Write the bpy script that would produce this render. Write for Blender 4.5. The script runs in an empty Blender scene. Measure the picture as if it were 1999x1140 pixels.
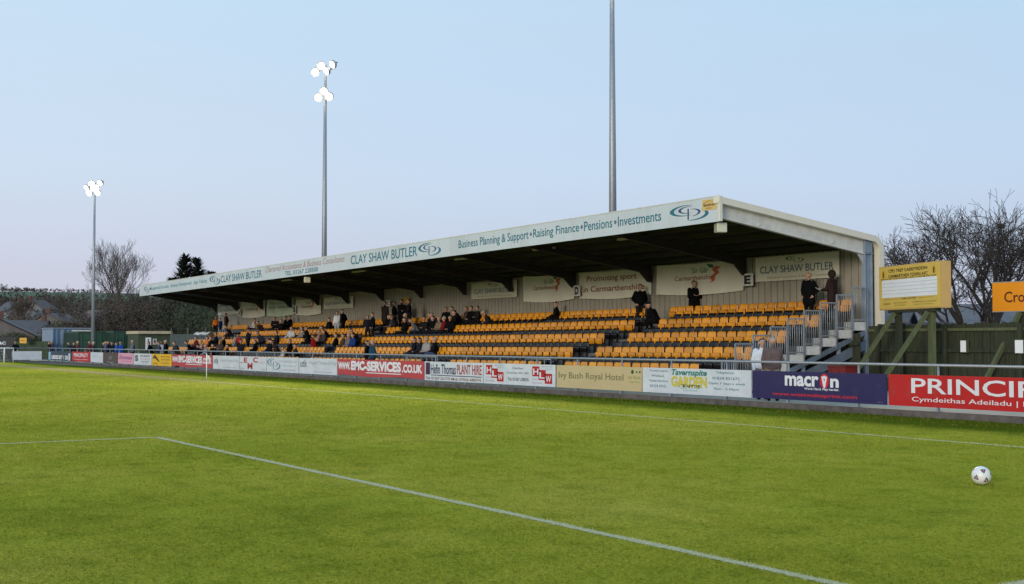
import bpy, bmesh, math, random
import numpy as np
from mathutils import Vector, Matrix
random.seed(7)
R = math.radians
scn = bpy.context.scene
# ------------------------------------------------------------------ camera
F = 2400.0; TH = R(33.0); PITCH = math.atan(97/2400)
S_, C_ = math.sin(TH), math.cos(TH); EYE = 1.68
cam = bpy.data.cameras.new('camera'); co = bpy.data.objects.new('camera', cam); scn.collection.objects.link(co)
cam.sensor_fit = 'HORIZONTAL'; cam.sensor_width = 36; cam.lens = 36*F/1999
cam.clip_start = .1; cam.clip_end = 6000
fw = Vector((-C_*math.cos(PITCH), S_*math.cos(PITCH), math.sin(PITCH)))
co.location = (0, 0, EYE); co.rotation_euler = fw.to_track_quat('-Z', 'Y').to_euler()
scn.camera = co
# ------------------------------------------------------------------ sky, sun, exposure
SUN_EL, SUN_AZ = R(12), R(152)
w = bpy.data.worlds.new('World'); scn.world = w; w.use_nodes = True
nt = w.node_tree; nt.nodes.clear(); N = nt.nodes.new; Lk = nt.links.new
out = N('ShaderNodeOutputWorld'); bg = N('ShaderNodeBackground'); sky = N('ShaderNodeTexSky')
sky.sky_type = 'NISHITA'; sky.sun_disc = False; sky.sun_elevation = R(5); sky.sun_rotation = SUN_AZ
tc = N('ShaderNodeTexCoord'); sx = N('ShaderNodeSeparateXYZ'); Lk(tc.outputs['Generated'], sx.inputs[0])
rp = N('ShaderNodeValToRGB'); Lk(sx.outputs['Z'], rp.inputs[0])
els = rp.color_ramp.elements
def srgb(r, g, b):
    f = lambda c: (c/255/12.92) if c <= 10 else ((c/255+.055)/1.055)**2.4
    return (f(r), f(g), f(b))
stops = [(0.0, srgb(196,196,216)), (.06, srgb(200,206,226)), (.13, srgb(203,219,240)), (.26, srgb(198,222,243)), (.6, srgb(170,205,238)), (1, srgb(150,190,230))]
els[0].position = 0; els[1].position = 1
for p, c in stops[1:-1]: els.new(p)
for e, (p, c) in zip(sorted(els, key=lambda e: e.position), stops): e.color = (*c, 1)
wn = N('ShaderNodeTexNoise'); wn.inputs['Scale'].default_value = 2.2; wn.inputs['Detail'].default_value = 5; wm = N('ShaderNodeMapping'); wm.inputs['Scale'].default_value = (1, 1, 5); Lk(tc.outputs['Generated'], wm.inputs[0]); Lk(wm.outputs[0], wn.inputs[0])
wr = N('ShaderNodeMapRange'); wr.inputs[1].default_value = .5; wr.inputs[2].default_value = .78; wr.inputs[4].default_value = .22; Lk(wn.outputs['Fac'], wr.inputs[0])
wx = N('ShaderNodeMix'); wx.data_type = 'RGBA'; Lk(wr.outputs[0], wx.inputs[0]); Lk(rp.outputs[0], wx.inputs[6]); wx.inputs[7].default_value = (*srgb(212,212,226), 1)
sc_ = N('ShaderNodeVectorMath'); sc_.operation = 'SCALE'; sc_.inputs['Scale'].default_value = 10.0; 
ym = N('ShaderNodeMapRange'); ym.inputs[1].default_value = .2; ym.inputs[2].default_value = .85; Lk(sx.outputs['Y'], ym.inputs[0])
yx = N('ShaderNodeMix'); yx.data_type = 'RGBA'; yx.blend_type = 'MULTIPLY'; Lk(ym.outputs[0], yx.inputs[0]); Lk(wx.outputs[2], yx.inputs[6]); yx.inputs[7].default_value = (.84, .90, .955, 1)
Lk(yx.outputs[2], sc_.inputs[0])
mx = N('ShaderNodeMix'); mx.data_type = 'RGBA'; mx.inputs[0].default_value = .88
Lk(sky.outputs[0], mx.inputs[6]); Lk(sc_.outputs[0], mx.inputs[7])
Lk(mx.outputs[2], bg.inputs[0]); bg.inputs[1].default_value = .112; Lk(bg.outputs[0], out.inputs[0])
sl = bpy.data.lights.new('sun', 'SUN'); sl.energy = 1.7; sl.angle = R(15); sl.color = (1, .9, .76)
so = bpy.data.objects.new('sun', sl); scn.collection.objects.link(so)
sd = Vector((math.sin(SUN_AZ)*math.cos(SUN_EL), math.cos(SUN_AZ)*math.cos(SUN_EL), math.sin(SUN_EL)))
so.rotation_euler = (-sd).to_track_quat('-Z', 'Y').to_euler(); so.location = (0, -40, 60)
scn.view_settings.view_transform = 'Standard'; scn.view_settings.look = 'None'
scn.view_settings.exposure = 0; scn.view_settings.gamma = 1
scn.cycles.max_bounces = 6; scn.cycles.diffuse_bounces = 3; scn.cycles.transparent_max_bounces = 6

# ------------------------------------------------------------------ measuring help (a sight line cut with a plane of the place)
RT = Vector((S_, C_, 0)); UP = RT.cross(fw)
def ray(px, py): return fw + RT*((px-999.5)/F) + UP*((570-py)/F)
def onY(px, Y, py=667):
    d = ray(px, py); return d.x*Y/d.y
def atD(px, D, z=0.0):
    r = (px-999.5)/F; return Vector((-D*C_+r*D*S_, D*S_+r*D*C_, z))

# ------------------------------------------------------------------ helpers
COL = scn.collection
class MB:
    def __init__(s): s.v = []; s.f = []; s.m = []; s.sm = []
    def add(s, vs, fs, mi=0, sm=False):
        o = len(s.v); s.v += [tuple(v) for v in vs]; s.f += [tuple(i+o for i in f) for f in fs]; s.m += [mi]*len(fs); s.sm += [sm]*len(fs); return s
    def box(s, a, b, mi=0, M=None):
        x0, y0, z0 = a; x1, y1, z1 = b
        v = [(x0,y0,z0),(x1,y0,z0),(x1,y1,z0),(x0,y1,z0),(x0,y0,z1),(x1,y0,z1),(x1,y1,z1),(x0,y1,z1)]
        if M: v = [M @ Vector(p) for p in v]
        return s.add(v, [(0,3,2,1),(4,5,6,7),(0,1,5,4),(1,2,6,5),(2,3,7,6),(3,0,4,7)], mi)
    def tube(s, pts, rad, n=8, mi=0, sm=True, cap=True):
        pts = [Vector(p) for p in pts]
        if not isinstance(rad, (list, tuple)): rad = [rad]*len(pts)
        vs = []; t0 = (pts[1]-pts[0]).normalized()
        a = t0.orthogonal().normalized()
        for i, p in enumerate(pts):
            t = (pts[min(i+1, len(pts)-1)]-pts[max(i-1, 0)]).normalized()
            a = (a-t*a.dot(t)).normalized(); b = t.cross(a)
            for k in range(n):
                q = 2*math.pi*k/n; vs.append(p+(a*math.cos(q)+b*math.sin(q))*rad[i])
        fs = [(i*n+k, i*n+(k+1)%n, (i+1)*n+(k+1)%n, (i+1)*n+k) for i in range(len(pts)-1) for k in range(n)]
        if cap: fs += [tuple(range(n-1, -1, -1)), tuple((len(pts)-1)*n+k for k in range(n))]
        return s.add(vs, fs, mi, sm)
    def beam(s, a, b, w_, h_, mi=0, up=(0, 0, 1)):
        a, b = Vector(a), Vector(b); t = (b-a).normalized(); u = Vector(up); x = t.cross(u).normalized(); u = x.cross(t)
        v = []
        for p in (a, b):
            for sx_, su in ((-1,-1),(1,-1),(1,1),(-1,1)): v.append(p+x*sx_*w_/2+u*su*h_/2)
        return s.add(v, [(3,2,1,0),(4,5,6,7),(0,1,5,4),(1,2,6,5),(2,3,7,6),(3,0,4,7)], mi)
    def prism(s, poly, axis, a, b, mi=0):
        # poly: 2D points in the other two axes, extruded along axis from a to b
        def mk(p, q):
            if axis == 'x': return (q, p[0], p[1])
            if axis == 'y': return (p[0], q, p[1])
            return (p[0], p[1], q)
        n = len(poly); v = [mk(p, a) for p in poly]+[mk(p, b) for p in poly]
        return s.add(v, [tuple(range(n)), tuple(range(2*n-1, n-1, -1))]+[(i, i+n, (i+1)%n+n, (i+1)%n) for i in range(n)], mi)
    def ball(s, c, r, n=10, m=7, mi=0):
        c = Vector(c); r = Vector(r) if hasattr(r, '__len__') else Vector((r, r, r)); vs = [c+Vector((0,0,-r.z))]
        for j in range(1, m):
            q = math.pi*j/m-math.pi/2
            for k in range(n):
                t = 2*math.pi*k/n; vs.append(c+Vector((r.x*math.cos(q)*math.cos(t), r.y*math.cos(q)*math.sin(t), r.z*math.sin(q))))
        vs.append(c+Vector((0,0,r.z))); fs = [(0, 1+(k+1)%n, 1+k) for k in range(n)]
        for j in range(m-2):
            for k in range(n): fs.append((1+j*n+k, 1+j*n+(k+1)%n, 1+(j+1)*n+(k+1)%n, 1+(j+1)*n+k))
        L = len(vs)-1; b0 = 1+(m-2)*n
        fs += [(b0+k, b0+(k+1)%n, L) for k in range(n)]
        return s.add(vs, fs, mi, True)
    def mesh(s, name, mats):
        me = bpy.data.meshes.new(name); me.from_pydata(s.v, [], s.f)
        for m in (mats if isinstance(mats, (list, tuple)) else [mats]): me.materials.append(m)
        me.polygons.foreach_set('material_index', s.m); me.polygons.foreach_set('use_smooth', s.sm); me.update(); return me
    def build(s, name, mats, parent=None, loc=None):
        o = bpy.data.objects.new(name, s.mesh(name, mats)); COL.objects.link(o)
        if loc is not None: o.location = loc
        if parent: o.parent = parent
        return o
def fix_normals(o):
    bm = bmesh.new(); bm.from_mesh(o.data); bmesh.ops.recalc_face_normals(bm, faces=bm.faces); bm.to_mesh(o.data); bm.free(); return o
def tag(o, label=None, cat=None, group=None, kind=None):
    if label: o['label'] = label
    if cat: o['category'] = cat
    if group: o['group'] = group
    if kind: o['kind'] = kind
    return o
def thing(name, label, cat, loc=(0,0,0), rz=0, group=None):
    o = bpy.data.objects.new(name, None); COL.objects.link(o); o.location = loc; o.rotation_euler = (0,0,rz); o.empty_display_size = .3
    return tag(o, label, cat, group)
def dup(root, loc, rz=None, label=None):
    r = root.copy(); COL.objects.link(r); r.location = loc
    if rz is not None: r.rotation_euler = (0,0,rz)
    if label: r['label'] = label
    for ch in list(root.children):
        c = ch.copy(); COL.objects.link(c); c.parent = r
        for g in ch.children:
            d = g.copy(); COL.objects.link(d); d.parent = c
    return r

# ------------------------------------------------------------------ materials
def mat(name, col, rough=.6, var=.15, scale=3.0, metal=0, bump=0, bscale=40, spec=.5, stretch=(1,1,1), col2=None):
    m = bpy.data.materials.new(name); m.use_nodes = True; t = m.node_tree; b = t.nodes['Principled BSDF']
    b.inputs['Roughness'].default_value = rough; b.inputs['Metallic'].default_value = metal; b.inputs['Specular IOR Level'].default_value = spec
    tc = t.nodes.new('ShaderNodeTexCoord'); mp = t.nodes.new('ShaderNodeMapping'); mp.inputs['Scale'].default_value = stretch
    t.links.new(tc.outputs['Object'], mp.inputs[0])
    nz = t.nodes.new('ShaderNodeTexNoise'); nz.inputs['Scale'].default_value = scale; nz.inputs['Detail'].default_value = 6; nz.inputs['Roughness'].default_value = .65
    t.links.new(mp.outputs[0], nz.inputs[0])
    cr = t.nodes.new('ShaderNodeValToRGB'); e = cr.color_ramp.elements; e[0].position = .3; e[1].position = .7
    c2 = col2 or tuple(min(1, c*(1+var)) for c in col)
    e[0].color = (*[c*(1-var) for c in col], 1); e[1].color = (*c2, 1)
    t.links.new(nz.outputs['Fac'], cr.inputs[0]); t.links.new(cr.outputs[0], b.inputs['Base Color'])
    if bump:
        n2 = t.nodes.new('ShaderNodeTexNoise'); n2.inputs['Scale'].default_value = bscale; n2.inputs['Detail'].default_value = 4
        t.links.new(mp.outputs[0], n2.inputs[0])
        bp = t.nodes.new('ShaderNodeBump'); bp.inputs['Strength'].default_value = bump; bp.inputs['Distance'].default_value = .02
        t.links.new(n2.outputs['Fac'], bp.inputs['Height']); t.links.new(bp.outputs[0], b.inputs['Normal'])
    return m
def emis(name, col, st):
    m = bpy.data.materials.new(name); m.use_nodes = True; b = m.node_tree.nodes['Principled BSDF']
    b.inputs['Emission Color'].default_value = (*col, 1); b.inputs['Emission Strength'].default_value = st; b.inputs['Base Color'].default_value = (.8,.8,.8,1); return m
M = {}
def dirty(m, sc=3.5, amt=.5, col=(.16,.14,.11), st=(1,1,1), lo=.56, hi=.74):
    t = m.node_tree; b = t.nodes['Principled BSDF']; src = b.inputs['Base Color'].links[0].from_socket
    tc = t.nodes.new('ShaderNodeTexCoord'); mp = t.nodes.new('ShaderNodeMapping'); mp.inputs['Scale'].default_value = st; n = t.nodes.new('ShaderNodeTexNoise'); n.inputs['Scale'].default_value = sc; n.inputs['Detail'].default_value = 8; n.inputs['Roughness'].default_value = .75
    t.links.new(tc.outputs['Object'], mp.inputs[0]); t.links.new(mp.outputs[0], n.inputs[0]); r = t.nodes.new('ShaderNodeMapRange'); r.inputs[1].default_value = lo; r.inputs[2].default_value = hi; r.inputs[4].default_value = amt; t.links.new(n.outputs['Fac'], r.inputs[0])
    x = t.nodes.new('ShaderNodeMix'); x.data_type = 'RGBA'; t.links.new(r.outputs[0], x.inputs[0]); t.links.new(src, x.inputs[6]); x.inputs[7].default_value = (*col, 1); t.links.new(x.outputs[2], b.inputs['Base Color'])
def cm(key, *a, **k):
    if key not in M: M[key] = mat(key, *a, **k)
    return M[key]
conc = cm('concrete', (.34,.33,.31), .9, .25, 2.5, bump=.3)
conc_d = cm('dark_concrete', (.10,.10,.10), .9, .3, 3)
galv = cm('galvanised_steel', (.34,.355,.37), .5, .15, 8, metal=.6)
steel = cm('grey_painted_steel', (.40,.41,.42), .5, .1, 2)
steel_b = cm('blue_grey_steel', (.22,.27,.33), .5, .2, 2)
dark_st = cm('dark_steel', (.024,.022,.02), .6, .2, 2)
cream_tr = cm('cream_trim', (.74,.68,.55), .45, .05, 1.5)
white_p = cm('white_paint', (.78,.79,.80), .5, .05, 2)
white_d = cm('weathered_white', (.62,.60,.56), .7, .15, 6)
fasc_m = cm('pale_fascia', (.55,.60,.635), .45, .05, .6)
clad = cm('cream_cladding', (.315,.288,.232), .6, .1, 1.2)
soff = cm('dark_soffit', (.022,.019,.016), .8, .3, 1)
timber = cm('green_timber', (.030,.035,.017), .9, .5, 2.2, stretch=(6,6,.5), bump=.3)
timber2 = cm('pale_green_timber', (.085,.10,.042), .85, .3, 3, stretch=(5,5,.7))
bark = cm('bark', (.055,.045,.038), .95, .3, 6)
bark_l = cm('lighter_bark', (.085,.068,.052), .95, .3, 6)  # lighter brown bark for the distant trees
yel = cm('orange_yellow_plastic', (.72,.295,.015), .3, .10, 1.3)
blk = cm('black_plastic', (.009,.009,.010), .25, .2, 2, spec=.35)
t_ = yel.node_tree; oi = t_.nodes.new('ShaderNodeObjectInfo'); mr_ = t_.nodes.new('ShaderNodeMapRange'); mr_.inputs[3].default_value = .74; mr_.inputs[4].default_value = 1.12; t_.links.new(oi.outputs['Random'], mr_.inputs[0])
hs_ = t_.nodes.new('ShaderNodeHueSaturation'); t_.links.new(mr_.outputs[0], hs_.inputs['Value']); t_.links.new([n for n in t_.nodes if n.type == 'VALTORGB'][0].outputs[0], hs_.inputs['Color']); t_.links.new(hs_.outputs[0], t_.nodes['Principled BSDF'].inputs['Base Color'])
# ink for letters
def ink(r, g, b): 
    k = 'ink_%d_%d_%d' % (r, g, b)
    return cm(k, srgb(r, g, b), .5, .04, 2)
TEAL = ink(30,105,125); NAVY = ink(30,40,70); REDI = ink(175,30,30); WHI = ink(225,225,228); DGREY = ink(60,65,70); BRN = ink(120,70,50); GRN = ink(40,95,55)
PALE = ink(150,158,168)

# ------------------------------------------------------------------ lettering
_tc = {}
def text_mesh(s, bold=0, shear=0):
    k = (s, bold, shear)
    if k in _tc: return _tc[k]
    c = bpy.data.curves.new('t', 'FONT'); c.body = s; c.resolution_u = 3; c.offset = bold; c.shear = shear; c.size = 1
    o = bpy.data.objects.new('t', c); COL.objects.link(o); dg = bpy.context.evaluated_depsgraph_get()
    me = bpy.data.meshes.new_from_object(o.evaluated_get(dg)); v = [tuple(p.co) for p in me.vertices]; f = [tuple(p.vertices) for p in me.polygons]
    bpy.data.objects.remove(o); bpy.data.curves.remove(c); bpy.data.meshes.remove(me)
    a = np.array(v)[:, :2]; _tc[k] = (a, f, a.min(0), a.max(0)); return _tc[k]
def lettering(parent, s, x0, x1, z0, z1, y, m, bold=0.0, shear=0, fn=None, name='lettering', zf=None):
    """text fitted into the rectangle x0..x1, z0..z1 of a plane facing -Y; z may follow a slope zf(x)"""
    a, f, lo, hi = text_mesh(s, bold, shear)
    mb = MB(); vs = []
    for p in a:
        u = (p[0]-lo[0])/(hi[0]-lo[0]); q = (p[1]-lo[1])/(hi[1]-lo[1])
        x = x0+u*(x1-x0); z = z0+q*(z1-z0)
        if zf: z = zf(x, z)
        vs.append((x, y+(fn(x, z) if fn else 0), z))
    mb.add(vs, f); return mb.build(name, m, parent)
def swirl(parent, x0, x1, z0, z1, y, m1, m2, zf=None, name='emblem'):
    """two facing crescents with a thin letter stem between"""
    mb = MB(); W, H = x1-x0, z1-z0
    def cres(cx, cz, rx, rz, a0, a1, th, mi):
        n = 22; v = []
        for i in range(n+1):
            t = i/n; a = a0+(a1-a0)*t; wd = th*math.sin(math.pi*t)**.7+.004
            for r_ in (1, 1-wd):
                x = x0+W*(cx+rx*r_*math.cos(a)); z = z0+H*(cz+rz*r_*math.sin(a))
                if zf: z = zf(x, z)
                v.append((x, y, z))
        mb.add(v, [(2*i, 2*i+1, 2*i+3, 2*i+2) for i in range(n)], mi)
    cres(.40,.66,.40,.31,R(62),R(292),.26,0); cres(.47,.68,.25,.2,R(60),R(290),.28,1)
    cres(.62,.36,.37,.31,R(-118),R(62),.26,0); cres(.57,.50,.22,.21,R(-90),R(100),.28,1)
    st = [(.46,.12),(.495,.12),(.495,.74),(.46,.74)]
    v = []
    for a, b in st:
        x = x0+W*a; z = z0+H*b
        v.append((x, y, zf(x, z) if zf else z))
    mb.add(v, [(0,1,2,3)], 1)
    return mb.build(name, [m1, m2], parent)

# ------------------------------------------------------------------ ground, pitch, path
def ground_z(x, y):
    D = -x*C_+y*S_; L = x*S_+y*C_
    d = math.hypot(D, L); az = L/max(D, 1) if D > 1 else 9
    wl = max(0, min(1, (-.12-az)/.16)) if D > 1 else 0; wl = wl*wl*(3-2*wl)
    t = max(0, min(1, (d-190)/520)); t = t*t*(3-2*t)
    z = 25.5*t*wl
    if d > 720: z *= max(.5, 1-(d-720)/1500)
    z += 1.2*t*(math.sin(x*.011+1)+math.sin(y*.014))*wl
    return z-.03-(.25 if d < 99 else 0)
mb = MB(); rings = [0,8,20,40,70,100,130,160,190,230,270,310,350,400,450,500,550,600,650,700,740,800,950,1200,1800,3000]; na = 180
vs = [(0,0,-.28)]
for r in rings[1:]:
    for k in range(na):
        a = 2*math.pi*k/na; x, y = r*math.cos(a), r*math.sin(a); vs.append((x, y, ground_z(x, y)))
fs = [(0, 1+k, 1+(k+1)%na) for k in range(na)]
for j in range(len(rings)-2):
    for k in range(na): fs.append((1+j*na+k, 1+(j+1)*na+k, 1+(j+1)*na+(k+1)%na, 1+j*na+(k+1)%na))
mb.add(vs, fs, 0, True)
def hill_mat():
    m = mat('hill_ground', (.06,.075,.03), .95, .4, .02); t = m.node_tree; b = t.nodes['Principled BSDF']
    g = t.nodes.new('ShaderNodeNewGeometry'); s = t.nodes.new('ShaderNodeSeparateXYZ'); t.links.new(g.outputs['Position'], s.inputs[0])
    nz = t.nodes.new('ShaderNodeTexNoise'); nz.inputs['Scale'].default_value = .02; t.links.new(g.outputs['Position'], nz.inputs[0])
    ma = t.nodes.new('ShaderNodeMath'); ma.operation = 'MULTIPLY_ADD'; ma.inputs[1].default_value = 9; t.links.new(nz.outputs['Fac'], ma.inputs[0]); t.links.new(s.outputs['Z'], ma.inputs[2])
    cr = t.nodes.new('ShaderNodeValToRGB'); mr = t.nodes.new('ShaderNodeMapRange'); mr.inputs[1].default_value = 0; mr.inputs[2].default_value = 40
    t.links.new(ma.outputs[0], mr.inputs[0]); t.links.new(mr.outputs[0], cr.inputs[0])
    e = cr.color_ramp.elements; e[0].position = .2; e[0].color = (.045,.042,.028,1); e[1].position = .50; e[1].color = (.05,.042,.035,1)
    x = e.new(.54); x.color = (.062,.10,.04,1); x = e.new(1.0); x.color = (.075,.11,.05,1)
    t.links.new(cr.outputs[0], b.inputs['Base Color']); return m
tag(mb.build('ground', hill_mat()), kind='structure')

PX0, PX1, PY0, PY1 = -112.2, 30, -40, 24.1
TL = 17.5; GLX = -5.3; PBX = -21.6; PBY = 6.62; FCX = -101
def verge(y):
    t = max(0, min(1, (y-20.6)/3.2)); return -.12*t*t*(3-2*t)
def grass_mat():
    m = bpy.data.materials.new('pitch_grass'); m.use_nodes = True; t = m.node_tree; b = t.nodes['Principled BSDF']
    b.inputs['Roughness'].default_value = 1; b.inputs['Specular IOR Level'].default_value = 0
    nd = t.nodes.new; lk = t.links.new
    g = nd('ShaderNodeNewGeometry'); P = g.outputs['Position']
    def noise(sc, det=5, ro=.6, st=None):
        n = nd('ShaderNodeTexNoise'); n.inputs['Scale'].default_value = sc; n.inputs['Detail'].default_value = det; n.inputs['Roughness'].default_value = ro
        if st:
            mp = nd('ShaderNodeMapping'); mp.inputs['Scale'].default_value = st; mp.inputs['Rotation'].default_value = (0,0,R(-57)); lk(P, mp.inputs[0]); lk(mp.outputs[0], n.inputs[0])
        else: lk(P, n.inputs[0])
        return n.outputs['Fac']
    def ramp(fac, stops):
        c = nd('ShaderNodeValToRGB'); e = c.color_ramp.elements; e[0].position = stops[0][0]; e[1].position = stops[-1][0]
        for p, _ in stops[1:-1]: e.new(p)
        for q, (p, col) in zip(sorted(e, key=lambda q: q.position), stops): q.color = (*col, 1)
        lk(fac, c.inputs[0]); return c.outputs[0]
    def mix(f, a, bb, mode='MIX'):
        x = nd('ShaderNodeMix'); x.data_type = 'RGBA'; x.blend_type = mode
        if isinstance(f, float): x.inputs[0].default_value = f
        else: lk(f, x.inputs[0])
        for sk, vv in ((6, a), (7, bb)):
            if isinstance(vv, tuple): x.inputs[sk].default_value = (*vv, 1)
            else: lk(vv, x.inputs[sk])
        return x.outputs[2]
    c = ramp(noise(.22, 4), [(.3, (.225,.26,.026)), (.5, (.285,.31,.033)), (.7, (.345,.34,.05))])
    c = mix(.75, c, ramp(noise(2.2, 6, .7), [(.3, (.55,.66,.5)), (.5, (1,1,1)), (.72, (1.25,1.15,1.3))]), 'MULTIPLY')
    c = mix(.8, c, ramp(noise(16, 6, .75), [(.32, (.22,.34,.2)), (.46, (1,1,1)), (.7, (1.4,1.3,1.4))]), 'MULTIPLY')
    c = mix(.75, c, ramp(noise(36, 4, .8), [(.36, (.34,.42,.25)), (.5, (1,1,1)), (.66, (1.35,1.25,1.4))]), 'MULTIPLY')
    # brown worn specks
    w_ = ramp(noise(1.1, 6, .75), [(.62, (0,0,0)), (.78, (.4,.4,.4))])
    c = mix(w_, c, (.20,.16,.045))
    sp = nd('ShaderNodeSeparateXYZ'); lk(P, sp.inputs[0])
    def band(sock, lo, hi, soft):
        a = nd('ShaderNodeMapRange'); a.inputs[1].default_value = lo-soft; a.inputs[2].default_value = lo+soft; lk(sock, a.inputs[0])
        bb = nd('ShaderNodeMapRange'); bb.inputs[1].default_value = hi-soft; bb.inputs[2].default_value = hi+soft; bb.inputs[3].default_value = 1; bb.inputs[4].default_value = 0; lk(sock, bb.inputs[0])
        q = nd('ShaderNodeMath'); q.operation = 'MULTIPLY'; lk(a.outputs[0], q.inputs[0]); lk(bb.outputs[0], q.inputs[1]); return q.outputs[0]
    def mul(a, bb):
        q = nd('ShaderNodeMath'); q.operation = 'MULTIPLY'; lk(a, q.inputs[0])
        if isinstance(bb, float): q.inputs[1].default_value = bb
        else: lk(bb, q.inputs[1])
        return q.outputs[0]
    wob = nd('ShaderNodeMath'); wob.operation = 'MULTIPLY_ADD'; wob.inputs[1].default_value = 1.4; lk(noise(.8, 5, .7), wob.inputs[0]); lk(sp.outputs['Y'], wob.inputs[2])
    # longer, darker grass on the verge in front of the boards
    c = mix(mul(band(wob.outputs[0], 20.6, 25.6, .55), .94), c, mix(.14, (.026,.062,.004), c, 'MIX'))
    # worn track along the far half of the touchline
    wr = mul(mul(band(wob.outputs[0], 17.5, 18.9, .5), band(sp.outputs['X'], -100, -52, 10)), noise(1.3, 4))
    c = mix(mul(wr, 1.7), c, (.36,.27,.12))
    lk(c, b.inputs['Base Color'])
    bp = nd('ShaderNodeBump'); bp.inputs['Strength'].default_value = .6; bp.inputs['Distance'].default_value = .03; lk(noise(45, 5, .8), bp.inputs['Height']); lk(bp.outputs[0], b.inputs['Normal'])
    return m
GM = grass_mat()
mb = MB(); nx, ny = 72, 97
vs = [(PX0+(PX1-PX0)*i/(nx-1), PY0+(PY1-PY0)*j/(ny-1), verge(PY0+(PY1-PY0)*j/(ny-1))) for j in range(ny) for i in range(nx)]
mb.add(vs, [(j*nx+i, j*nx+i+1, (j+1)*nx+i+1, (j+1)*nx+i) for j in range(ny-1) for i in range(nx-1)], 0, True)
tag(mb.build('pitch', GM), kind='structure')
def line_mat(a, bb):
    m = mat('line_paint', (.4,.45,.3), 1, .1, spec=0); t = m.node_tree; b = t.nodes['Principled BSDF']
    cr = [n for n in t.nodes if n.type == 'VALTORGB'][0]; nz = [n for n in t.nodes if n.type == 'TEX_NOISE'][0]
    nz.inputs['Scale'].default_value = 30; nz.inputs['Detail'].default_value = 8; nz.inputs['Roughness'].default_value = .8
    e = cr.color_ramp.elements; e[0].position = .34; e[0].color = (*a, 1); e[1].position = .54; e[1].color = (*bb, 1)
    return m
LM = line_mat((.15,.21,.03), (.50,.49,.33)); LM2 = line_mat((.20,.25,.05), (.56,.55,.36))
def pline(a, b, wd, m):
    a, b = Vector(a), Vector(b); d = (b-a); L = d.length; d /= L; n = Vector((-d.y, d.x)); k = max(2, int(L*3)); rr = random.Random(3); v = []
    for i in range(k+1):
        p = a+d*(L*i/k)
        for s in (-1, 1):
            q = p+n*s*wd/2*(1+rr.uniform(-.18, .18)); v.append((q.x, q.y, .004))
    o = MB().add(v, [(2*i, 2*i+1, 2*i+3, 2*i+2) for i in range(k)]).build('pitch_marking', m); tag(o, kind='structure')
pline((FCX, TL), (20, TL), .10, LM2)
pline((PBX, PBY-.05), (GLX, PBY-.05), .105, LM)
pline((PBX, -33), (PBX, PBY), .11, LM2)
pline((GLX, -20), (GLX, TL), .12, LM)
pline((FCX, -20), (FCX, TL), .1, LM2)

def blades():
    rg = np.random.default_rng(11); n = 900000
    D = 6.3*(75/6.3)**(rg.random(n)**1.25); r = rg.uniform(-.56, .56, n); L = D*r
    x = -D*C_+L*S_; y = D*S_+L*C_; ok = (y < 24.05) & (x > PX0+.5) & (x < PX1)
    # thin, uneven sward: drop blades in noise-like hollows
    f = np.sin(x*2.3+np.sin(y*1.7)*2)+np.sin(y*3.1+np.sin(x*1.3)*2)+np.sin(x*.7-y*.9); ok &= rg.random(n) < .66+.14*f
    x, y, D = x[ok], y[ok], D[ok]; n = len(x)
    tt = np.clip((y-20.6)/3.2, 0, 1); z = -.12*tt*tt*(3-2*tt)
    lng = 1+1.3*np.clip((y-21.3)/1.2, 0, 1)*(y < 24)
    bx, by, _ = atD(1911, 14.52); lng *= 1+1.8*(np.hypot(x-bx, y-by) < .17)
    h = rg.uniform(.007, .019, n)*lng*np.clip(D/14, 1, 1.6); w_ = .0026*np.clip(D/7, 1, 9)**.75*rg.uniform(.7, 1.4, n); a = rg.uniform(0, 6.283, n); ln = h*rg.uniform(.2, 1.1, n); b = rg.uniform(0, 6.283, n)
    v = np.empty((n, 3, 3)); dx, dy = np.cos(a)*w_, np.sin(a)*w_
    v[:,0] = np.stack([x-dx, y-dy, z-.004], 1); v[:,1] = np.stack([x+dx, y+dy, z-.004], 1); v[:,2] = np.stack([x+np.cos(b)*ln, y+np.sin(b)*ln, z+h], 1)
    me = bpy.data.meshes.new('grass'); me.vertices.add(3*n); me.vertices.foreach_set('co', v.ravel()); me.loops.add(3*n); me.loops.foreach_set('vertex_index', np.arange(3*n, dtype=np.int32)); me.polygons.add(n)
    me.polygons.foreach_set('loop_start', np.arange(0, 3*n, 3, dtype=np.int32))
    mi = np.zeros(n, np.int32); pk = rg.random(n)
    on = ((np.abs(y-(PBY-.05)) < .075) & (x > PBX) & (x < GLX)) | ((np.abs(x-PBX) < .065) & (y < PBY)) | (np.abs(x-GLX) < .07) & (y < TL) | (np.abs(y-TL) < .06)
    mi[on & (pk < .8)] = 2; mi[(~on) & (pk > .93)] = 1
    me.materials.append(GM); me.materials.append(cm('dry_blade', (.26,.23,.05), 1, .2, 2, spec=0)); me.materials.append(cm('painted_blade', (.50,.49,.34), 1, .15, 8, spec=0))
    me.polygons.foreach_set('material_index', mi); me.update(calc_edges=True); me.validate()
    o = bpy.data.objects.new('grass', me); COL.objects.link(o); tag(o, 'short mown yellow-green turf covering the pitch', 'grass', kind='stuff')
blades()
BY = 24.4     # barrier line
mb = MB(); mb.box((-111.8, 24.1, -.3), (20, 24.26, .03)); mb.box((-111.8, 10, -.3), (-111.64, 24.1, .03)); tag(mb.build('kerb', cm('kerb_concrete', (.125,.108,.10), .95, .4, 3, bump=.4, spec=.1)), kind='structure')
mb = MB(); mb.box((-118, 24.262, -.3), (20, 32.9, .022)); tag(mb.build('path', cm('path_concrete', (.48,.44,.34), .95, .2, 1.5, spec=.05)), kind='structure')

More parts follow.
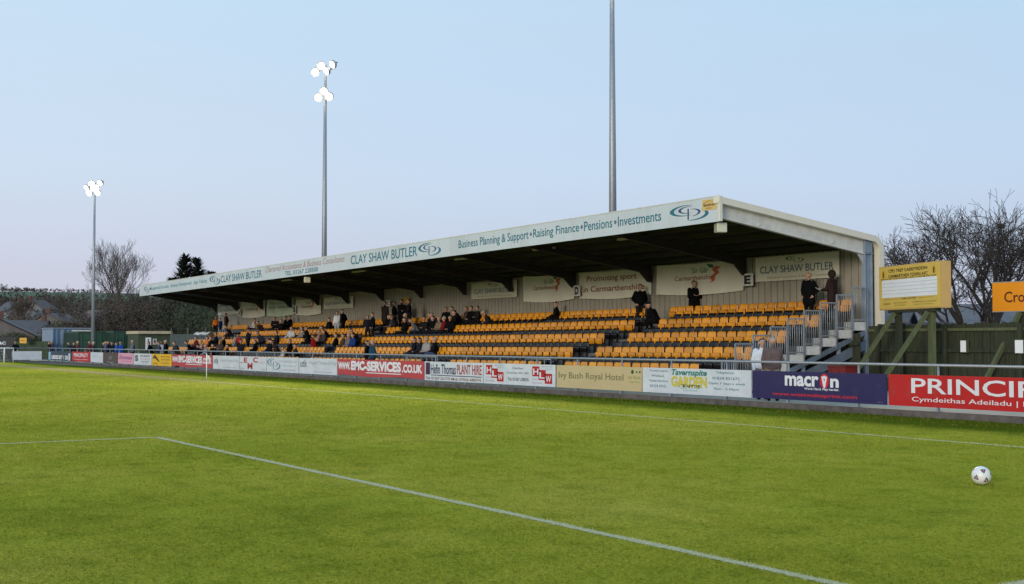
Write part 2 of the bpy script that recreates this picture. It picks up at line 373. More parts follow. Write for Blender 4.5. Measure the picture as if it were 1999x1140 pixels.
# ------------------------------------------------------------------ perimeter barrier
ba = thing('perimeter_barrier', 'galvanised tubular barrier rail running along the pitch in front of the stand', 'barrier')
mb = MB(); mb.tube([(-111.9, BY, 1.13), (-60, BY, 1.12), (6, BY, 1.12)], .033, 8); mb.build('rail', galv, ba)
mb = MB(); mb.tube([(-111.9, BY, 1.13), (-111.9, 8, 1.13)], .033, 6); mb.build('rail', galv, ba)
x = -19.0
xs = [x+2.42*k for k in range(-38, 9)]
for i, xx in enumerate(xs):
    mb = MB(); mb.tube([(xx, BY, .02), (xx, BY, 1.10)], .028, 8); mb.box((xx-.07, BY-.09, .0221), (xx+.07, BY+.05, .036))
    mb.prism([(BY-.09, .036), (BY-.03, .036), (BY-.02, .22)], 'x', xx-.02, xx+.02); mb.build('post', galv, ba)
for yy in (22, 19.6, 17.2, 14.8, 12.4):
    mb = MB(); mb.tube([(-111.9, yy, .06), (-111.9, yy, 1.1)], .03, 6); mb.build('post', galv, ba)

Z0, Z1 = .12, .88; FY = BY-.075
def board(p0, p1, base, label, cat='advertising board', group='advertising boards along the barrier', wave=0, z0=Z0, z1=Z1):
    x0, x1 = onY(p0, FY)+.01, onY(p1, FY)-.01
    b = thing('advertising_board', label, cat, (0,0,0), 0, group)
    mb = MB(); n = 24; rr = random.Random(p0); v = []
    for i in range(n+1):
        u = i/n; x = x0+(x1-x0)*u; dz = wave*max(0, math.sin(u*3.3+.3))*.0
        for z in (z0+wave*(.5+.5*math.sin(u*9+1)), z1): v.append((x, FY, z))
    for i in range(n+1): 
        v.append((v[2*i][0], FY+.03, v[2*i][2])); v.append((v[2*i][0], FY+.03, z1))
    o = 2*(n+1); f = []
    for i in range(n):
        a = 2*i; f += [(a, a+2, a+3, a+1), (o+a, o+a+1, o+a+3, o+a+2), (a+1, a+3, o+a+3, o+a+1), (a, o+a, o+a+2, a+2)]
    f += [(0, 1, o+1, o), (2*n, o+2*n, o+2*n+1, 2*n+1)]
    mb.add(v, f); mb.build('panel', base, b)
    def T(s, fx0, fx1, fz0, fz1, m, bold=0.0, shear=0, name='lettering'):
        return lettering(b, s, x0+(x1-x0)*fx0, x0+(x1-x0)*fx1, z0+(z1-z0)*fz0, z0+(z1-z0)*fz1, FY-.006, m, bold, shear, name=name)
    def Q(fx0, fx1, fz0, fz1, m, name='coloured_panel', dy=.004):
        mb = MB(); a, c = x0+(x1-x0)*fx0, x0+(x1-x0)*fx1; d, e = z0+(z1-z0)*fz0, z0+(z1-z0)*fz1
        mb.box((a, FY-dy, d), (c, FY-.001, e)); return mb.build(name, m, b)
    b_ = (x0, x1, z0, z1)
    return b, T, Q, b_
red_b = cm('red_board', srgb(188,32,30), .4, .06, 1.5); navy_b = cm('navy_board', srgb(48,40,86), .35, .08, 1.5); whi_b = cm('white_board', srgb(208,213,218), .35, .10, 1.8)
cream_b = cm('cream_board', srgb(196,178,132), .5, .05, 1.2); red2_b = cm('faded_red_board', srgb(182,66,68), .5, .08, 1.5); yel_b = cm('yellow_board', srgb(226,178,25), .45, .08, 2)
pink_b = cm('pink_board', srgb(216,160,180), .5, .06, 2); brn_b = cm('brown_board', srgb(86,72,64), .6, .2, 2); blk_b = cm('charcoal_board', srgb(44,62,74), .5, .2, 2)
for m_ in (red_b, navy_b, whi_b, cream_b, red2_b, yel_b, pink_b): dirty(m_, 2.6, .32)
dirty(fasc_m, 1.1, .30, (.34,.35,.33), (1, 1, .12), .48, .72); dirty(cream_tr, 1.5, .3, (.36,.33,.26)); dirty(white_d, 4, .5, (.22,.20,.17)); dirty(clad, 1.2, .3, (.2,.18,.14), (1,1,.15)); dirty(conc, 2, .5, (.2,.18,.15))
# red building-society board, running out of the picture
b, T, Q, e = board(1733, 2330, red_b, 'red board with big white capitals starting PRINCIP')
xr = lambda p: (onY(p, FY)-e[0])/(e[1]-e[0])
T('PRINCIPALITY', xr(1778), xr(2235), .42, .90, WHI, .012); T('Cymdeithas Adeiladu | Building Society', xr(1779), xr(2165), .12, .31, WHI, .006)
b, T, Q, e = board(1468, 1730, navy_b, 'navy board with white sports lettering and a red web address')
T('macr', .265, .525, .49, .86, WHI, .035); T('n', .61, .672, .49, .80, WHI, .035)
x0, x1, z0, z1 = e
mb = MB(); cx = x0+(x1-x0)*.567; cz = z0+(z1-z0)*.70
mb.add([(cx+.155*math.cos(t*.2618), FY-.004, cz+.19*math.sin(t*.2618)) for t in range(24)], [tuple(range(24))]); mb.build('emblem', ink(205,35,45), b)
mb = MB(); mb.add([(cx-.10, FY-.007, cz+.12), (cx-.05, FY-.007, cz+.12), (cx, FY-.007, cz-.02), (cx+.05, FY-.007, cz+.12), (cx+.10, FY-.007, cz+.12), (cx+.03, FY-.007, cz-.17), (cx-.03, FY-.007, cz-.17)], [(0,1,2,6),(2,5,6),(2,3,4,5)])
mb.add([(cx+.045*math.cos(t*.5236), FY-.008, cz+.1+.045*math.sin(t*.5236)) for t in range(12)], [tuple(range(12))]); mb.build('emblem_figure', WHI, b)
T('Work Hard. Play harder.', .415, .675, .355, .46, WHI, .02); T('www.westwalesprint.com', .165, .80, .10, .26, ink(205,40,45), .012); T('sports', .94, .975, .06, .09, PALE)
b, T, Q, e = board(1254, 1466, whi_b, 'white garden centre board with Tavernspite in green italics')
T('Tavernspite', .29, .62, .66, .97, ink(40,125,110), .03, .25); T('GARDEN', .285, .62, .27, .70, ink(205,190,70), .05); T('CENTRE', .36, .56, .22, .38, ink(150,175,150), .02); T('Limited', .40, .53, .12, .2, ink(120,175,165))
for i, s in enumerate(('Tavernspite,', 'Whitland,', 'Pembrokeshire,', 'SA34 0NL')): T(s, .07+(.02 if i%2 else 0)*(i != 3), .26-(.04 if i == 1 else 0)-(.02 if i == 3 else 0), .82-.2*i, .93-.2*i, ink(95,135,150), .006)
for i, s in enumerate(('Telephone:', '01834 831671', 'Open 7 days a week', '9am - 5.30pm')): T(s, (.70,.67,.635,.68)[i], (.86,.90,.955,.90)[i], .82-.205*i, .93-.205*i, ink(80,130,150), .008)
b, T, Q, e = board(1086, 1253, cream_b, 'cream hotel board reading Ivy Bush Royal Hotel in thin olive letters')
T('Ivy Bush Royal Hotel', .03, .80, .34, .70, ink(112,112,72), 0.0); T('Ivy Bush', .855, .985, .48, .64, ink(150,160,90)); T('Royal Hotel', .865, .98, .34, .42, ink(150,160,100))
mb = MB(); x0, x1, z0, z1 = e
for fx, r_ in ((.90,.07), (.945,.035), (.98,.04)):
    c = (x0+(x1-x0)*fx, z0+(z1-z0)*.80)
    mb.add([(c[0]+r_*math.cos(t*.7)*(1+.3*math.sin(3*t)), FY-.005, c[1]+r_*math.sin(t*.7)) for t in range(9)], [tuple(range(9))])
mb.build('logo', ink(35,85,35), b)
b, T, Q, e = board(944, 1084, whi_b, 'white board with two sets of stepped red HLW squares')
for a in (.035, .70):
    for i, ch in enumerate('HLW'):
        f0 = a+.083*i; d = .62-.16*i; Q(f0, f0+.095, d-.17, d+.29, ink(178,26,30), 'red_square'); T(ch, f0+.012, f0+.083, d-.1, d+.19, WHI, .02)
    T('PHOTOCOPY', a+.13, a+.27, .88, .93, PALE); T('SERVICES', a+.17, a+.27, .78, .82, PALE); T('LASERS', a+.0, a+.08, .3, .34, PALE)
    T('AND COPIERS', a+.0, a+.13, .12, .17, ink(180,140,140))
T('15 Bush Road', .42, .57, .75, .84, DGREY); T('Carmarthen, SA31 1DD', .34, .65, .52, .62, DGREY); T('Tel: 01267 238576', .36, .65, .2, .35, DGREY, .008)
b, T, Q, e = board(829, 943, whi_b, 'white plant hire board with a navy square and red capitals')
Q(.02,.10,.31,.95, ink(60,36,70), 'navy_square'); T('Hefin Thomas', .115, .555, .36, .88, NAVY, .012); T('PLANT HIRE', .575, .98, .39, .88, ink(165,30,32), .012); Q(.115,.98,.27,.31, NAVY, 'underline')
T('Tel: 01267 221775', .02, .46, .06, .2, ink(105,70,70), .012); T('Mob: 07836 688774', .48, .97, .06, .2, ink(130,90,40), .012)
def emc(p0, p1, label):
    b, T, Q, e = board(p0, p1, red2_b, label, wave=.05)
    T('WWW.', .01, .165, .38, .84, WHI, .06); T('EMC', .175, .34, .36, .92, WHI, .06); T('-SERVICES', .34, .76, .34, .92, WHI, .055); T('.CO.UK', .77, .985, .34, .80, WHI, .05); Q(.36,.76,.22,.27, WHI, 'underline')
emc(659, 828, 'faded red board with white web address, beside the white plant hire board')
b, T, Q, e = board(584, 658, whi_b, 'white utk board touching the larger faded red board')
T('utk', .04, .22, .42, .90, ink(50,60,70), .0); T('Ungoed Thomas & King', .28, .98, .55, .84, ink(165,172,190)); T('Chartered Accountants', .4, .9, .12, .2, PALE); 
b, T, Q, e = board(521, 583, whi_b, 'white board with teal crescent emblem between red EMC initials and utk')
swirl(b, e[0]+.05, e[0]+(e[1]-e[0])*.45, e[2]+.08, e[3]-.04, FY-.006, ink(90,140,150), ink(100,115,140))
T('CLAY SHAW BUTLER', .36, .95, .66, .8, ink(170,180,190)); T('Accountants', .5, .92, .4, .52, ink(160,190,175)); T('01267 228500', .52, .9, .12, .22, PALE)
b, T, Q, e = board(468, 520, whi_b, 'white board with staggered red letters EMC')
T('E', .17,.30,.55,.93, ink(170,45,48), .04); T('M', .31,.50,.12,.55, ink(170,45,48), .04); T('C', .52,.70,.58,.96, ink(170,45,48), .04); T('www.', 0.0,.14,.5,.6, ink(190,110,110)); T('services', .73,.95,.56,.64, ink(190,110,110)); T('Electrical', .02,.2,.1,.2, PALE); T('01267', .85,.98,.1,.18, PALE)
b, T, Q, e = board(416, 467, whi_b, 'white utk board next to the flagged stretch of red board')
T('utk', .04, .22, .42, .86, ink(60,70,80)); T('Ungoed Thomas & King', .3, .98, .5, .78, ink(175,180,195)); T('Chartered Accountants', .4, .9, .12, .2, PALE)
emc(336, 415, 'smaller faded red board with white web address, behind the touchline flag')
b, T, Q, e = board(297, 335, yel_b, 'yellow board with a dark digger-arm triangle emblem')
mb = MB(); x0, x1, z0, z1 = e; W = x1-x0
mb.add([(x0+W*.04, FY-.005, z0+.5), (x0+W*.16, FY-.005, z0+.72), (x0+W*.42, FY-.005, z0+.25), (x0+W*.33, FY-.005, z0+.28), (x0+W*.14, FY-.005, z0+.5), (x0+W*.06, FY-.005, z0+.42)], [(0,1,4,5),(1,2,3,4)]); mb.build('emblem', ink(60,40,20), b)
T('MORGAN', .48,.92,.72,.84, ink(120,85,20), .01); T('PLANT HIRE', .48,.92,.48,.60, ink(120,85,20), .01); T('01267 233', .5,.9,.18,.3, ink(130,90,25), .01); T('JCB', .04,.3,.08,.25, ink(120,80,20), .02)
b, T, Q, e = board(262, 296, whi_b, 'white board with small black figure beside three text lines')
T('S', .06,.25,.3,.85, DGREY, .05); T('RED GRAPHICS', .38,.92,.72,.86, DGREY, .02); T('www.redgr.co.uk', .36,.94,.46,.56, ink(180,90,90), .01); T('Llanelli', .45,.85,.26,.36, DGREY, .01); T('01554', .5,.8,.1,.18, PALE)
b, T, Q, e = board(231, 261, pink_b, 'pink board with curly plum lettering')
T('Emmas', .06,.92,.42,.80, ink(150,85,125), .02, .3); T('hair and beauty', .22,.86,.2,.3, ink(200,80,110), .01)
b, T, Q, e = board(202, 230, brn_b, 'dark brown timber-look board with a grey crest')
for k in range(3): Q(.01,.99,.2+.26*k,.225+.26*k, ink(60,48,42), 'board_joint')
T('W', .36,.64,.3,.7, ink(110,115,125), .06); T('wines', .3,.7,.05,.14, ink(170,170,170), .02)
b, T, Q, e = board(177, 201, whi_b, 'plain white board with a faint pale blue crest')
T('Y', .2,.34,.35,.75, ink(150,195,205), .03); T('dental', .36,.8,.5,.64, ink(175,200,210))
b, T, Q, e = board(141, 176, red_b, 'small far red board with white capitals, beside the charcoal board')
T('PRINCIPALITY', .1,.9,.46,.85, WHI, .02); T('Cymdeithas Adeiladu', .12,.88,.15,.27, WHI, .01)
b, T, Q, e = board(94, 140, blk_b, 'charcoal board with white capitals and pale blue ends')
Q(.03,.12,.02,.9, ink(140,190,205), 'pale_edge'); Q(.88,.95,.02,.8, ink(190,205,210), 'pale_edge'); T('LEEKES', .16,.46,.12,.55, WHI, .05); T('EST 1', .48,.7,.12,.55, WHI, .05); T('25', .74,.86,.12,.55, WHI, .05)
# white boards round the far corner
bw = thing('advertising_board', 'blank white board on the far barrier behind the small goal', 'advertising board', group='advertising boards along the barrier')
mb = MB(); mb.box((-111.82, 21.55, .12), (-111.80+.01, 23.95, .86)); mb.build('panel', whi_b, bw)
mb = MB(); mb.tube([(-111.8, 21.52, .1), (-111.8, 21.52, .9)], .03, 6); mb.build('frame', galv, bw)

# ------------------------------------------------------------------ grandstand
XE, XW = -29.0, -91.4; KS, KR = .0036, .0067
FL0, RISE, TR0, RUN = .165, .275, 26.4, .775
def tz(t, x): return FL0+RISE*t+KS*(x-XE)
def ty(t): return TR0+RUN*t
def shear(mb, k): mb.v = [(x, y, z+k*(x-XE)) for x, y, z in mb.v]; return mb
AIS = [(-39.55, -38.0), (-63.2, -61.7), (-86.0, -84.5)]
gs = thing('grandstand', 'covered football stand with black-and-amber seat terraces under a cantilever roof', 'grandstand', (0,0,0))
terr = cm('terrace_concrete', (.13,.13,.135), .85, .25, 2)
mb = MB()
poly = [(26.4, -.05)]
for t in range(9): poly += [(ty(t), FL0+RISE*t), (ty(t+1), FL0+RISE*t)]
poly += [(33.9, FL0+RISE*8), (33.9, -.05)]
q = []
for p in poly:
    if not q or (abs(p[0]-q[-1][0])+abs(p[1]-q[-1][1])) > 1e-4: q.append(p)
tp = []
for t in range(9):
    m_ = MB().box((XW, ty(t), -.05 if t == 0 else FL0+RISE*(t-1)-.1), (XE-.25, ty(t+1)+(.02 if t < 8 else .5), FL0+RISE*t)); mb.add(m_.v, m_.f)
fix_normals(shear(mb, KS).build('terrace', terr, gs))
for a, b in AIS:
    mb = MB()
    for t in range(8): mb.box((a+.15, ty(t)+RUN*.5, FL0+RISE*t), (b-.15, ty(t+1)-.002, FL0+RISE*t+RISE*.5))
    shear(mb, KS).build('aisle_steps', conc_d, gs)
# back wall: trapezoid-rib cladding
mb = MB(); x = -28.75; WY = 33.90; pr = []
while x > -95.4:
    pr += [(x, 0), (x-.285, 0), (x-.29, -.055), (x-.325, -.055)]; x -= .33
v = []
for (px, dy) in pr: v += [(px, WY-dy, 1.2), (px, WY-dy, 5.2)]
mb.add(v, [(2*i, 2*i+1, 2*i+3, 2*i+2) for i in range(len(pr)-1)]); v2 = [(px, WY+.08, z) for px, z in ((-28.75, 0), (-28.75, 5.1), (-95.4, 5.1), (-95.4, 0))]; mb.add(v2, [(0,1,2,3)])
shear(mb, .0045).build('back_wall', clad, gs)
# roof sheet: from the fascia back to the curved eave
def roofprof(y0=26.5, z0=6.17, y1=33.58, z1=5.29, r=.52):
    pts = [(y0, z0), (y1, z1)]; s = math.atan2(z0-z1, y1-y0)
    for k in range(1, 8):
        a = (math.pi/2-s)*k/7
        pts.append((y1+r*(math.cos(s-0+0)*0+math.sin(s+a)-math.sin(s)), z1-r*(math.cos(s)-math.cos(s+a))))
    return pts
rpf = roofprof(); EY, EZ = rpf[-1]
def xw_(y): return -91.4-4.1*max(0, min(1, (y-26.5)/7.5))
mb = MB()
pp = rpf+[(EY, 2.3)]
v = []
for y, z in pp:
    for x in (XE+.25, xw_(y)): v.append((x, y, z+KR*(x-XE)*(1-.4*(y-26.5)/8)))
n = len(pp)
for y, z in pp:
    for x in (XE+.25, xw_(y)): v.append((x, y-.05, z-.07+KR*(x-XE)*(1-.4*(y-26.5)/8)))
f = [(2*i, 2*i+1, 2*i+3, 2*i+2) for i in range(n-1)]+[(2*n+2*i, 2*n+2*i+2, 2*n+2*i+3, 2*n+2*i+1) for i in range(n-1)]
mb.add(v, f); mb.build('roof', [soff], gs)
def rz(y, x):   # underside of the roof
    if y <= 33.5: z = 6.17+(5.30-6.17)*(y-26.5)/7
    else: z = 5.2
    return z-.09+KR*(x-XE)*(1-.4*(y-26.5)/8)
# purlins
for k in range(6):
    y = 27.5+1.2*k; mb = MB()
    mb.beam((XE-.1, y, rz(y, XE)-.10), (xw_(y)+.1, y, rz(y, xw_(y))-.10), .08, .17); mb.build('purlin', dark_st, gs)
# frames
FX = [-35.2,-41.0,-46.6,-51.9,-56.4,-61.2,-66.0,-70.9,-75.4,-80.1,-85.4,-90.5,-95.2]
for x in FX:
    mb = MB(); xb = x; 
    a = [(26.75, rz(26.75, x)-.19), (33.7, rz(33.5, x)-.22), (33.7, rz(33.5, x)-.92), (33.58, rz(33.5, x)-.92), (33.15, rz(33.1, x)-.56), (26.75, rz(26.75, x)-.42)]
    xs_ = x if x > -91 else None
    if x < -91:
        v = []
        for s in (-.06, .06):
            for (y, z) in a: v.append((xw_(y)+.15+s, y, z))
        n = 6; mb.add(v, [tuple(range(n)), tuple(range(2*n-1, n-1, -1))]+[(i, i+n, (i+1)%n+n, (i+1)%n) for i in range(n)])
    else: mb.prism(a, 'x', x-.07, x+.07)
    mb.build('rafter', dark_st, gs)
# end frame in grey: tapered beam, post with curved knee, bracket
ex = XE+.06
mb = MB()
def ib(poly, x, wd, fl=.02):
    mb.prism(poly, 'x', x-.012, x+.012)
zt = lambda y: rz(y, XE)-.03
top = [(26.62, zt(26.62)), (33.25, zt(33.25))]; bot = [(33.25, zt(33.25)-.50), (26.62, zt(26.62)-.43)]
ib(top+bot, ex, .16)
mb.beam((ex, 26.62, zt(26.62)+.012), (ex, 33.25, zt(33.25)+.012), .17, .022); mb.beam((ex, 26.62, zt(26.62)-.442), (ex, 33.25, zt(33.25)-.512), .17, .022)
for y in (28.3, 31.7): mb.box((ex-.08, y-.03, zt(y)-.40), (ex+.05, y+.03, zt(y)-.33))
mb.build('end_beam', cm('weathered_grey_beam', (.58,.57,.52), .5, .16, 3), gs)
mb = MB(); mb.box((ex-.09, 33.26, -.02), (ex+.09, 33.285, 4.75)); mb.box((ex-.09, 33.60, -.02), (ex+.09, 33.625, 4.75)); mb.box((ex-.014, 33.286, -.02), (ex+.014, 33.599, 4.74)); mb.box((ex-.10, 33.25, 4.72), (ex+.10, 33.64, 4.76))
kn = [(33.26, 4.77), (33.63, 4.77), (33.63, 4.95)]+[(33.26+.37*math.cos(a*.26), 4.95+.36*math.sin(a*.26)) for a in range(1, 6)]+[(33.26, 5.31)]
mb.prism(kn, 'x', ex-.09, ex+.09); mb.build('end_post', steel_b, gs)
mb = MB(); mb.prism([(32.95, zt(32.95)-.52), (33.25, zt(33.25)-.53), (33.25, zt(33.25)-.86)], 'x', ex-.03, ex+.03); mb.build('bracket', steel, gs)
# gable trim following the roof edge down to the ground
mb = MB(); gp = [(26.42, rpf[0][1]+.085)]+[(y+.03, z+.06) for y, z in rpf[1:]]+[(EY+.03, .0)]
v = []
def offs(i, d):
    p = Vector(gp[i]); a = Vector(gp[max(0, i-1)]); b = Vector(gp[min(len(gp)-1, i+1)]); t = (b-a).normalized(); return p+Vector((-t.y, t.x))*-d
for i in range(len(gp)):
    o_ = Vector(gp[i]); n_ = offs(i, .21); q_ = offs(i, .03)
    v += [(XE+.28, o_.x, o_.y), (XE+.28, n_.x, n_.y), (XE+.02, n_.x, n_.y), (XE+.02, o_.x, o_.y)]
f = []
for i in range(len(gp)-1):
    for k in range(4): f.append((4*i+k, 4*i+(k+1)%4, 4*i+4+(k+1)%4, 4*i+4+k))
f += [(3,2,1,0), tuple(4*(len(gp)-1)+k for k in range(4))]
mb.add(v, f); fix_normals(mb.build('gable_trim', cream_tr, gs))
# fascia
FZ0, FZ1, FYY = 5.46, 6.255, 26.44
XFE = XE+.26; XFW = -91.4
def fz(x, z): return z+KR*(x-XE)
mb = MB(); mb.box((XFW, FYY, FZ0), (XFE-.05, FYY+.05, FZ1)); fas = shear(mb, KR).build('fascia', fasc_m, gs)
mb = MB(); mb.box((XFE-.048, FYY-.012, FZ0+.01), (XFE+.03, FYY+.10, FZ1+.01)); mb.build('corner_trim', cream_tr, gs)
mb = MB(); mb.box((XFW-.01, FYY-.012, FZ1-.002), (XFE-.05, FYY+.09, FZ1+.03)); shear(mb, KR).build('fascia_cap', white_d, gs)
mb = MB()
for k in range(1, 26): mb.box((XFE-2.4*k-.006, FYY-.0025, FZ0+.004), (XFE-2.4*k+.006, FYY-.0005, FZ1-.004))
shear(mb, KR).build('panel_joint', cm('joint_grey', (.45,.5,.52), .5, .1), fas)
def FT(s, p0, p1, a, b_, m, bold=0.0, shear_=0): return lettering(fas, s, onY(p0, FYY), onY(p1, FYY), FZ0+(FZ1-FZ0)*a, FZ0+(FZ1-FZ0)*b_, FYY-.004, m, bold, shear_, zf=fz)
def FS(p0, p1, a, b_): return swirl(fas, onY(p0, FYY), onY(p1, FYY), FZ0+(FZ1-FZ0)*a, FZ0+(FZ1-FZ0)*b_, FYY-.004, TEAL, ink(45,70,120), zf=fz)
FS(1309, 1386, .14, .86)
FT('Investments', 1207, 1292, .34, .78, TEAL, .008); FT('Pensions', 1141, 1196, .34, .78, TEAL, .008)
FT('Raising Finance', 1041, 1131, .24, .78, TEAL, .008); FT('Business Planning & Support', 895, 1032, .22, .78, TEAL, .008)
for p in (1202, 1136, 1036.5):
    X = onY(p, FYY); mb = MB(); mb.add([(X+.075*math.cos(k*.63), FYY-.004, fz(X, 5.9+.075*math.sin(k*.63))) for k in range(10)], [tuple(range(10))]); mb.build('dot', ink(95,110,135), fas)
FS(816, 861, .12, .92); FT('CLAY SHAW BUTLER', 684, 814, .26, .82, TEAL, .008)
FT('Chartered Accountants & Business Consultants', 517, 672, .52, .92, ink(165,120,120), .0, .3); FT('TEL. 01267 228500', 555, 620, .12, .42, TEAL, .01)
FT('CLAY SHAW BUTLER', 430, 510, .24, .78, TEAL, .008); FS(408, 429, .1, .9)
FT('Management Accounts   Business Development   Sage Training', 291, 403, .34, .72, ink(60,135,150), .006, .15); FS(280, 290, .15, .85)
# maker's plate at the corner
mp_ = MB(); a, b_ = onY(1373, FYY), onY(1401, FYY); mp_.box((a, FYY-.012, fz(a, 5.86)), (b_, FYY-.002, fz(a, 6.2))); pl = mp_.build('makers_plate', cm('plate_tan', srgb(212,178,110), .5, .1, 3), fas)
mb = MB(); c_ = (a+b_)/2; hw = (b_-a)*.4
for p, q_ in (((c_-hw, 6.08), (c_, 6.16)), ((c_, 6.16), (c_+hw, 6.08)), ((c_-hw, 6.08), (c_-hw, 5.99)), ((c_+hw, 6.08), (c_+hw, 5.99))): mb.beam((p[0], FYY-.014, p[1]), (q_[0], FYY-.014, q_[1]), .004, .022, up=(0,1,0))
mb.build('roof_emblem', ink(110,80,40), fas); lettering(fas, 'BARNS', c_-hw*.9, c_+hw*.9, 5.98, 6.06, FYY-.016, ink(90,55,30), .03); lettering(fas, 'DIRECT', c_-hw*.6, c_+hw*.6, 5.89, 5.94, FYY-.016, ink(140,100,60), .0)
# white loudspeakers under the roof edge
def speaker(px, y, zc, s, label):
    x = onY(px, y); t = thing('loudspeaker', label, 'loudspeaker', (x, y, zc), R(-25), 'loudspeakers under the stand roof')
    mb = MB(); q = [(-.2*s, -.12*s), (.2*s, -.12*s), (.14*s, .26*s), (-.14*s, .26*s)]
    mb.prism([(p[0], p[1]) for p in q], 'z', -.17*s, .17*s); o = mb.build('cabinet', cm('cream_plastic', (.62,.60,.45), .4, .05), t)
    bv = o.modifiers.new('b', 'BEVEL'); bv.width = .03*s; bv.segments = 2; fix_normals(o)
    MB().box((-.15*s, -.135*s, -.13*s), (.15*s, -.121*s, .13*s)).build('grille', cm('grille', (.35,.34,.28), .6, .1), t)
    MB().beam((0, .1*s, .17*s), (0, .1*s, .42*s), .04, .04, up=(0,1,0)).build('hanger', dark_st, t)
speaker(1405, 26.75, 5.30, .9, 'cream loudspeaker hung at the near corner of the stand roof')
speaker(597, 26.8, 5.02, .9, 'small pale loudspeaker under the roof edge below the telephone lettering')
cm('stair_steel', (.13,.16,.20), .55, .25, 2)
for px, q in ((1232, 473), (1062, 494), (905, 518), (560, 566), (700, 546)):
    y = 28.6; x = onY(px, y); zz = rz(y, x)-.28
    t = thing('strip_light', {1232: 'unlit strip light under the roof above the wide cream banner', 1062: 'unlit strip light under the roof above the letter D', 905: 'unlit strip light under the roof above the accountants sign by the D', 700: 'unlit strip light under the roof near the bare middle wall', 560: 'unlit strip light under the roof in the far half'}[px], 'light', (x, y, zz), 0, 'strip lights under the stand roof')
    MB().box((-.75, -.07, 0), (.75, .07, .07)).build('housing', cm('strip_white', (.55,.53,.46), .5), t); MB().box((-.6, -.02, .071), (-.56, .02, .19)).build('hanger', dark_st, t); MB().box((.56, -.02, .071), (.6, .02, .19)).build('hanger', dark_st, t)
# stepped guard panels of the near end, landing slabs and raking beam
GXE = XE+.13
for t in range(1, 9):
    y0, y1 = ty(t)+.02, ty(t+1)-.02; zf_ = FL0+RISE*t; mb = MB()
    z0_, z1_ = zf_+.06, zf_+1.17
    for yy in (y0, y1): mb.beam((GXE, yy, zf_-.35), (GXE, yy, z1_), .045, .045, up=(0,1,0))
    mb.beam((GXE, y0, z1_), (GXE, y1, z1_), .045, .045); mb.beam((GXE, y0, z0_), (GXE, y1, z0_), .04, .04)
    for k in range(1, 7):
        yy = y0+(y1-y0)*k/7; mb.tube([(GXE, yy, z0_), (GXE, yy, z1_)], .011, 6)
    mb.build('guard_panel', galv, gs)
    MB().box((XE-.24, ty(t)+.01, zf_-.30), (XE+.10, ty(t+1)-.01, zf_-.012)).build('landing_slab', white_d, gs)
mb = MB(); y0, y1 = 26.62, 27.12; z1_ = FL0+.92
for yy in (y0, y1): mb.beam((GXE, yy, .05), (GXE, yy, z1_), .045, .045, up=(0,1,0))
mb.beam((GXE, y0, z1_), (GXE, y1, z1_), .045, .045)
for k in range(1, 5): mb.tube([(GXE, y0+.5*k/5, .2), (GXE, y0+.5*k/5, z1_)], .011, 6)
mb.build('guard_panel', galv, gs)
for off, m_ in ((.62, M['stair_steel']), (1.05, M['stair_steel'])):
    mb = MB(); mb.beam((GXE-.06, 27.0+off*1.6, FL0+RISE*1-off-.05+off*1.6*RISE/RUN), (GXE-.06, 33.3, FL0+RISE*1+(6.3/RUN)*RISE-off-.05), .1, .15 if off < 1 else .30); mb.build('raking_beam', m_, gs)
for yy in (28.6, 30.3, 32.0): MB().box((GXE-.14, yy-.05, -.02), (GXE-.04, yy+.05, FL0+RISE*(yy-26.4)/RUN-.5)).build('stair_post', steel_b, gs)
# front handrail by the players' gap
for xa, xb in ((-49.4, -46.5), (-39.6, -37.9)):
    mb = MB(); n = int((xb-xa)/.42)
    mb.tube([(xa, 26.35, 1.02), (xb, 26.35, 1.02)], .022, 6)
    for k in range(n+1): mb.tube([(xa+(xb-xa)*k/n, 26.35, .05), (xa+(xb-xa)*k/n, 26.35, 1.02)], .016, 6)
    mb.build('front_handrail', galv, gs)

# ------------------------------------------------------------------ banners and block letters on the back wall
BYY = 33.84
def banner(p0, p1, q0, q1, base, label, cat='banner', texts=(), tail=None, name='banner', wav=.025, yy=BYY-.06):
    x0, x1 = onY(p0, yy), onY(p1, yy); xm = (x0+x1)/2
    D = -xm*C_+yy*S_; z1 = EYE+(667-q0)*D/F; z0 = EYE+(667-q1)*D/F
    t = thing(name, label, cat, (0,0,0), 0, 'banners on the stand back wall'); rr = random.Random(p0); ph = rr.uniform(0, 6)
    fn = lambda x, z: wav*(math.sin(x*2.1+ph)+.6*math.sin(x*4.7+z*3+ph))*(z1-z+.15)/(z1-z0)
    sag = lambda u: -.10*math.sin(math.pi*u)*(wav > .01)
    mb = MB(); nx, nz = 26, 6; v = []
    for s in (0, .012):
        for j in range(nz+1):
            for i in range(nx+1):
                u = i/nx; x = x0+(x1-x0)*u; z = z0+(z1-z0)*j/nz+sag(u)*(.5 if j else 1); v.append((x, yy+fn(x, z)+s, z))
    o = (nx+1)*(nz+1); f = []
    for j in range(nz):
        for i in range(nx):
            a = j*(nx+1)+i; f += [(a, a+1, a+nx+2, a+nx+1), (o+a, o+a+nx+1, o+a+nx+2, o+a+1)]
    mb.add(v, f, 0, True); mb.build('cloth' if wav > .01 else 'panel', base, t)
    for s, a, b_, c, d, m, bo in texts:
        lettering(t, s, x0+(x1-x0)*a, x0+(x1-x0)*b_, z0+(z1-z0)*c, z0+(z1-z0)*d, yy-.014, m, bo, 0, fn=fn)
    return t, x0, x1, z0, z1, fn, yy
cloth = cm('cream_cloth', (.70,.67,.55), .8, .06, 1.5); signp = cm('cream_sign', (.66,.64,.51), .6, .05, 1)
CSB = lambda: [('CLAY SHAW BUTLER', .06, .94, .32, .62, ink(70,95,110), .006), ('Chartered Accountants & Business Consultants', .15, .9, .1, .2, ink(165,135,110), 0)]
